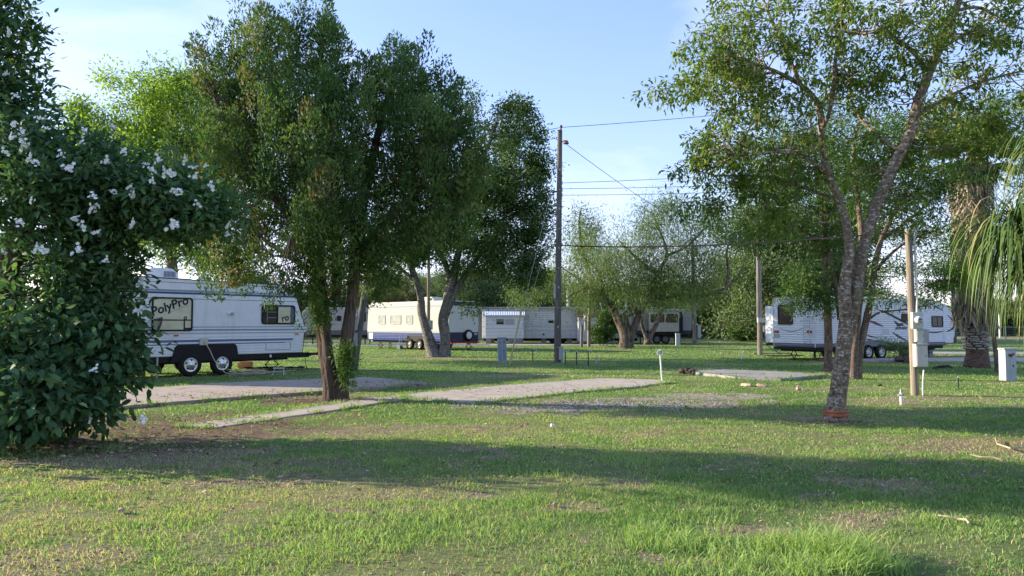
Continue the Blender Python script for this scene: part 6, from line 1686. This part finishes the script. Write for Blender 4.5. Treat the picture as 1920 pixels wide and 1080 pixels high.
# utility pedestals
def pedestal(bp, w_, h_, d_, mat, label, lean=0.0, slot=False):
    q = G(*bp); rt_ = empty("utility_pedestal", (q.x, q.y, 0), 0, label, "pedestal")
    rt_.rotation_euler = (0, lean, .12)
    b_ = MB().box(-w_ / 2, w_ / 2, -d_ / 2, d_ / 2, -.08, h_).build("housing", mat, rt_, bevel=.015)
    MB().box(-w_ / 2 - .015, w_ / 2 + .015, -d_ / 2 - .015, d_ / 2 + .015, h_ + .001, h_ + .05).build("cap", mat, rt_, bevel=.01)
    mb = MB().box(-w_ * .06, w_ * .02, -d_ / 2 - .012, -d_ / 2 - .001, h_ * .1, h_ * .95); mb.build("seam_strip", pm("bleached strip", (.46, .50, .54), .6), rt_)
    mb = MB().box(w_ * .18, w_ * .28, -d_ / 2 - .012, -d_ / 2, h_ * .82, h_ * .9).box(-w_ * .25, -w_ * .18, -d_ / 2 - .012, -d_ / 2, h_ * .80, h_ * .86).box(w_ * .15, w_ * .21, -d_ / 2 - .02, -d_ / 2, h_ * .45, h_ * .52)
    mb.build("fixings", RUST, rt_)
    return rt_
pedestal((942, 680), .34, .98, .24, pm("weathered blue grey metal", (.26, .32, .38), .7, .3, 5, dirt=(.14, .12, .1)), "weathered blue grey utility pedestal left of the yellow guy guard", -.03)
pd = pedestal((1890, 713), .33, .84, .26, pm("pale grey metal", (.40, .43, .45), .6, .12, 5, dirt=(.2, .18, .15)), "pale grey utility pedestal with a rust hole right of the palm", .0)
mb = MB(); cpt = (-.02, -.148, .68)
mb.add([(cpt[0] + a, cpt[1], cpt[2] + c_) for a, c_ in ((-.05, .05), (.04, .06), (.06, .0), (.03, -.05), (-.01, -.03), (-.05, .0))], [(0, 1, 2, 3, 4, 5)]); mb.build("rust_hole", RUST, pd)
q = G(1271, 648); o = MB().box(-.16, .16, -.1, .1, 0, .85).box(-.18, .18, -.12, .12, .853, .9).build("utility_pedestal", pm("pale blue grey", (.42, .48, .52), .6), bevel=.02); o.location = (q.x, q.y, 0); tag(o, "tiny pale utility pedestal far off before the dark windowed trailer", "pedestal")

# site number stake
q = G(1242, 715); st = empty("site_sign", (q.x, q.y, 0), 0, "white stake with a small plate reading 57 at the concrete pad's corner", "sign")
top = P(1237, 655, q.y) - Vector((q.x, q.y, 0))
MB().tube([(0, 0, -.1), top], [.024, .024], 10).build("stake", PVC, st)
sg = MB().box(top.x - .078, top.x + .078, -.034, -.024, top.z - .165, top.z - .022).build("plate", pm("white sign plate", (.80, .79, .72), .5, .05), st, bevel=.004)
text("5", "digit", .085, pm("faded ink", (.24, .24, .24), .6), sg, (top.x - .028, -.0365, top.z - .092), RX, .0015, bold=.002)
text("7", "digit", .095, pm("black ink", (.02, .02, .02), .6), sg, (top.x + .028, -.0365, top.z - .092), RX, .0015, bold=.005)

# water pipes around the tall pole
DG = pm("dark green pipe", (.02, .04, .03), .5)
def hook(px, py0, py1, arm, label):
    q = G(px, py0); Y_ = q.y; zt = P(px, py1, Y_).z
    rt_ = empty("water_hookup", (q.x, Y_, 0), 0, label, "standpipe", "water standpipes around the tall pole")
    MB().tube([(0, 0, -.05), (0, 0, zt)], .022, 8).build("pipe", DG, rt_)
    mb = MB().tube([(-.02, 0, zt), (arm, -.02, zt + .02), (arm, -.02, zt - .07)], .020, 8).tube([(.04, 0, zt), (.04, -.09, zt)], .016, 6); mb.build("tap", pm("pale tap metal", (.5, .52, .52), .4), rt_)
hook(999, 677, 655, .16, "standpipe with pale tap left of the tall pole")
hook(1060, 683, 659, .15, "first standpipe right of the tall pole's foot")
hook(1081, 684, 659, .05, "middle standpipe right of the tall pole's foot, with upright tap")
hook(1103, 686, 658, .12, "standpipe farthest right of the tall pole's foot")
def riser(px, py0, py1, d_, label, cap=True, mat=PVC, name="water_riser", lean=0):
    q = G(px, py0); zt = P(px, py1, q.y).z; rt_ = empty(name, (q.x, q.y, 0), 0, label, "pipe")
    MB().tube([(0, 0, -.06), (lean, 0, zt)], d_ / 2, 10).build("pipe", mat, rt_)
    if cap: MB().tube([(lean - d_ * .9, 0, zt - d_ * .9), (lean + d_ * .9, 0, zt - d_ * .9)], d_ * .4, 8).tube([(lean, 0, zt), (lean, 0, zt + d_ * 1.2)], d_ * .42, 8).build("valve", STEEL, rt_)
riser(1690, 757, 736, .052, "white pipe riser with grey valve in front of the wooden meter pole")
riser(1797, 728, 708, .03, "short dark spigot in the grass between the wooden meter pole and the pale pedestal", True, DG, "garden_spigot")
riser(1390, 673, 657, .06, "short white leaning pipe near the grey pole by the slide out", False, PVC, "water_riser", .12)
riser(975, 681, 666, .03, "thin faint rod in the grass between the yellow guard and the tall pole", False, STEEL, "marker_rod")
riser(1119, 682, 670, .05, "low grey pipe stub right of the green standpipes", True, STEEL, "water_riser")

# terracotta ring and stones at the foot of the lichen tree
q = G(1567, 790); Yr = q.y; gz = Vector((limbs[0][0][0].x, 0, 0))
lx = P(1567, 790, YR).x
o = MB().lathe([(.155, .03), (.185, .035), (.192, .075), (.183, .085), (.183, .095), (.198, .105), (.20, .14), (.185, .145), (.175, .11), (.155, .08), (.155, .03)], (0, 0, 0), 'z', 28).build("terracotta_ring", pm("terracotta", (.36, .13, .065), .8, .2, 6, dirt=(.16, .09, .06)), smooth=True)
o.location = (lx, YR, .03); tag(o, "broken terracotta pot rim circling the foot of the lichen tree", "pot rim")
def rock(px, py, sx_, sy_, sz, mat, label, seed, name="stone", cat="stone", zoff=0, grp=None):
    r_ = random.Random(seed); bm = bmesh.new(); bmesh.ops.create_icosphere(bm, subdivisions=2, radius=.5)
    for v_ in bm.verts:
        n_ = v_.co.copy(); f = .55 + .9 * float(vn(n_.x * 1.0 + seed, n_.y + n_.z * 1.7, 3.4, seed)); v_.co = Vector((n_.x * sx_ * f, n_.y * sy_ * f, n_.z * sz * f))
    me = bpy.data.meshes.new(name); bm.to_mesh(me); bm.free()
    o_ = link(name, me, mat); q_ = G(px, py); o_.location = (q_.x, q_.y, sz * .32 + zoff); o_.rotation_euler = (0, 0, r_.uniform(0, 3)); tag(o_, label, cat, grp); return o_
PINK = pm("pinkish stone", (.30, .20, .165), .9, .3, 9); TAN = pm("tan stone", (.42, .33, .24), .9, .25, 9); DKW = pm("dark rotten wood", (.07, .05, .045), .95, .5, 9)
rock(1556, 790, .16, .12, .11, PINK, "left pinkish stone under the terracotta ring", 1); rock(1578, 790, .15, .12, .10, PINK, "right pinkish stone under the terracotta ring", 2)
rock(1498, 731, .16, .12, .12, TAN, "round tan stone on the lawn left of the lichen tree", 3); rock(1506, 732, .07, .06, .05, TAN, "tiny tan stone beside the round tan stone", 4)
rock(1400, 724, .36, .14, .10, TAN, "left flat tan slab of broken stone before the dirty pad", 5, "stone_slab"); rock(1428, 725, .30, .14, .09, TAN, "right flat tan slab of broken stone before the dirty pad", 6, "stone_slab")
rock(1650, 724, .18, .10, .07, DKW, "dark lump of bark on the lawn between the lichen tree and meter pole", 7, "bark_lump", "bark")
for k, (px, py, lb) in enumerate(((1279, 700, "left"), (1290, 699, "middle"), (1298, 701, "right"))):
    rock(px, py, .30, .2, .20, DKW, lb + " chunk of the dark rotten wood heap at the dirty pad's corner", 10 + k, "wood_chunk", "wood", 0, "dark rotten wood heap")
for k, (px, py, lb, zo) in enumerate(((1688, 679, "left", 0), (1703, 680, "right", 0), (1695, 677, "upper", .22))):
    rock(px, py, .42, .3, .30, pm("dark brick rubble", (.12, .09, .08), .95, .4, 8), lb + " lump of dark rubble behind the wooden meter pole", 20 + k, "rubble", "rubble", zo, "rubble behind the meter pole")
o = MB().tube([(-.35, 0, .03), (-.1, .02, .08), (.2, -.02, .10), (.35, .02, .04)], [.03, .05, .045, .02], 7).build("fallen_limb", DKW); q = G(1768, 692); o.location = (q.x, q.y, 0); tag(o, "short dark fallen limb on the lawn left of the palm", "branch")
STICK = pm("bleached stick", (.46, .36, .26), .85, .2)
def stick(pix, rad, label, zz=.025):
    pts = [G(*p) + Vector((0, 0, zz + .01 * (i_ % 2))) for i_, p in enumerate(pix)]
    tag(MB().tube(pts, [rad * (1 - .4 * i_ / (len(pts) - 1)) for i_ in range(len(pts))], 6).build("stick", STICK), label, "stick")
stick([(1818, 988), (1812, 983), (1796, 979), (1778, 977), (1760, 972)], .010, "pale curved stick lying in the grass at lower right")
stick([(1882, 868), (1862, 863), (1840, 861), (1820, 858)], .010, "pale thin branch in the grass near the weeping plant")
stick([(1920, 843), (1895, 846), (1870, 836), (1866, 826)], .012, "forked dry branch below the weeping plant")
stick([(1485, 885), (1478, 879), (1471, 876)], .006, "tiny pale twig in the middle of the lawn")
stick([(665, 722), (680, 718), (700, 716)], .012, "thin stick lying on the stained concrete pad", .10)
o = MB().prism([(-.03, -.02), (.03, -.025), (.035, .02), (-.02, .03)], 0, .045, 'z').build("litter", PVC, bevel=.006); q = G(1035, 803); o.location = (q.x, q.y, .02); o.rotation_euler = (.3, .2, .5); tag(o, "small white scrap of litter lying on the lawn in the middle", "litter")
for i_, (px, py, lb) in enumerate(((118, 857, "white pebble on the bare soil left"), (265, 835, "white pebble among the dead leaves"), (290, 833, "pale pebble right of the dead leaves"), (228, 958, "pale pebble on the dry grass"), (1736, 777, "pale leaf like stone on the lawn right of the riser"), (1040, 948, "reddish clod in the front lawn"))):
    rock(px, py, .055, .05, .035, TAN if i_ != 5 else PINK, lb, 40 + i_)
# wooden boards by the grey pole
q = G(1440, 664); o = MB().box(-.8, .8, -.06, .06, 0, .045).build("plank", WOODG, bevel=.004); o.location = (q.x, q.y, .01); o.rotation_euler = (0, 0, .1); tag(o, "grey plank lying by the foot of the grey pole", "plank")
q = G(1470, 668); o = MB().box(-1.0, 1.0, -.10, .10, 0, .04).build("plank", CHAS, bevel=.004); o.location = (q.x, q.y, .01); o.rotation_euler = (0, 0, .25); tag(o, "dark plank lying under the silver trailer's slide out", "plank")
# far fence
fe = empty("chain_link_fence", (0, 79, 0), 0, "low chain link fence along the far field left of the round shrubs", "fence")
x0, x1 = P(1300, 608, 79).x, P(1500, 608, 79).x
mb = MB()
for z_ in np.arange(.1, 1.25, .13): mb.tube([(x0, 0, z_), (x1, 0, z_)], .006, 4, caps=False)
mb.build("mesh", STEEL, fe); MB().tube([(x0, 0, 1.28), (x1, 0, 1.28)], .035, 6).build("top_rail", STEEL, fe)
for x_ in np.arange(x0, x1, 2.4): MB().tube([(x_, 0, 0), (x_, 0, 1.3)], .04, 6).build("post", STEEL, fe)
f2_ = empty("chain_link_fence", (0, 70, 0), 0, "low chain link fence behind the palm at the right edge", "fence")
x0, x1 = P(1790, 608, 70).x, P(2000, 608, 70).x
mb = MB()
for z_ in np.arange(.1, 1.25, .13): mb.tube([(x0, 0, z_), (x1, 0, z_)], .006, 4, caps=False)
mb.build("mesh", STEEL, f2_); MB().tube([(x0, 0, 1.28), (x1, 0, 1.28)], .035, 6).build("top_rail", STEEL, f2_)
for x_ in np.arange(x0, x1, 2.4): MB().tube([(x_, 0, 0), (x_, 0, 1.3)], .04, 6).build("post", STEEL, f2_)
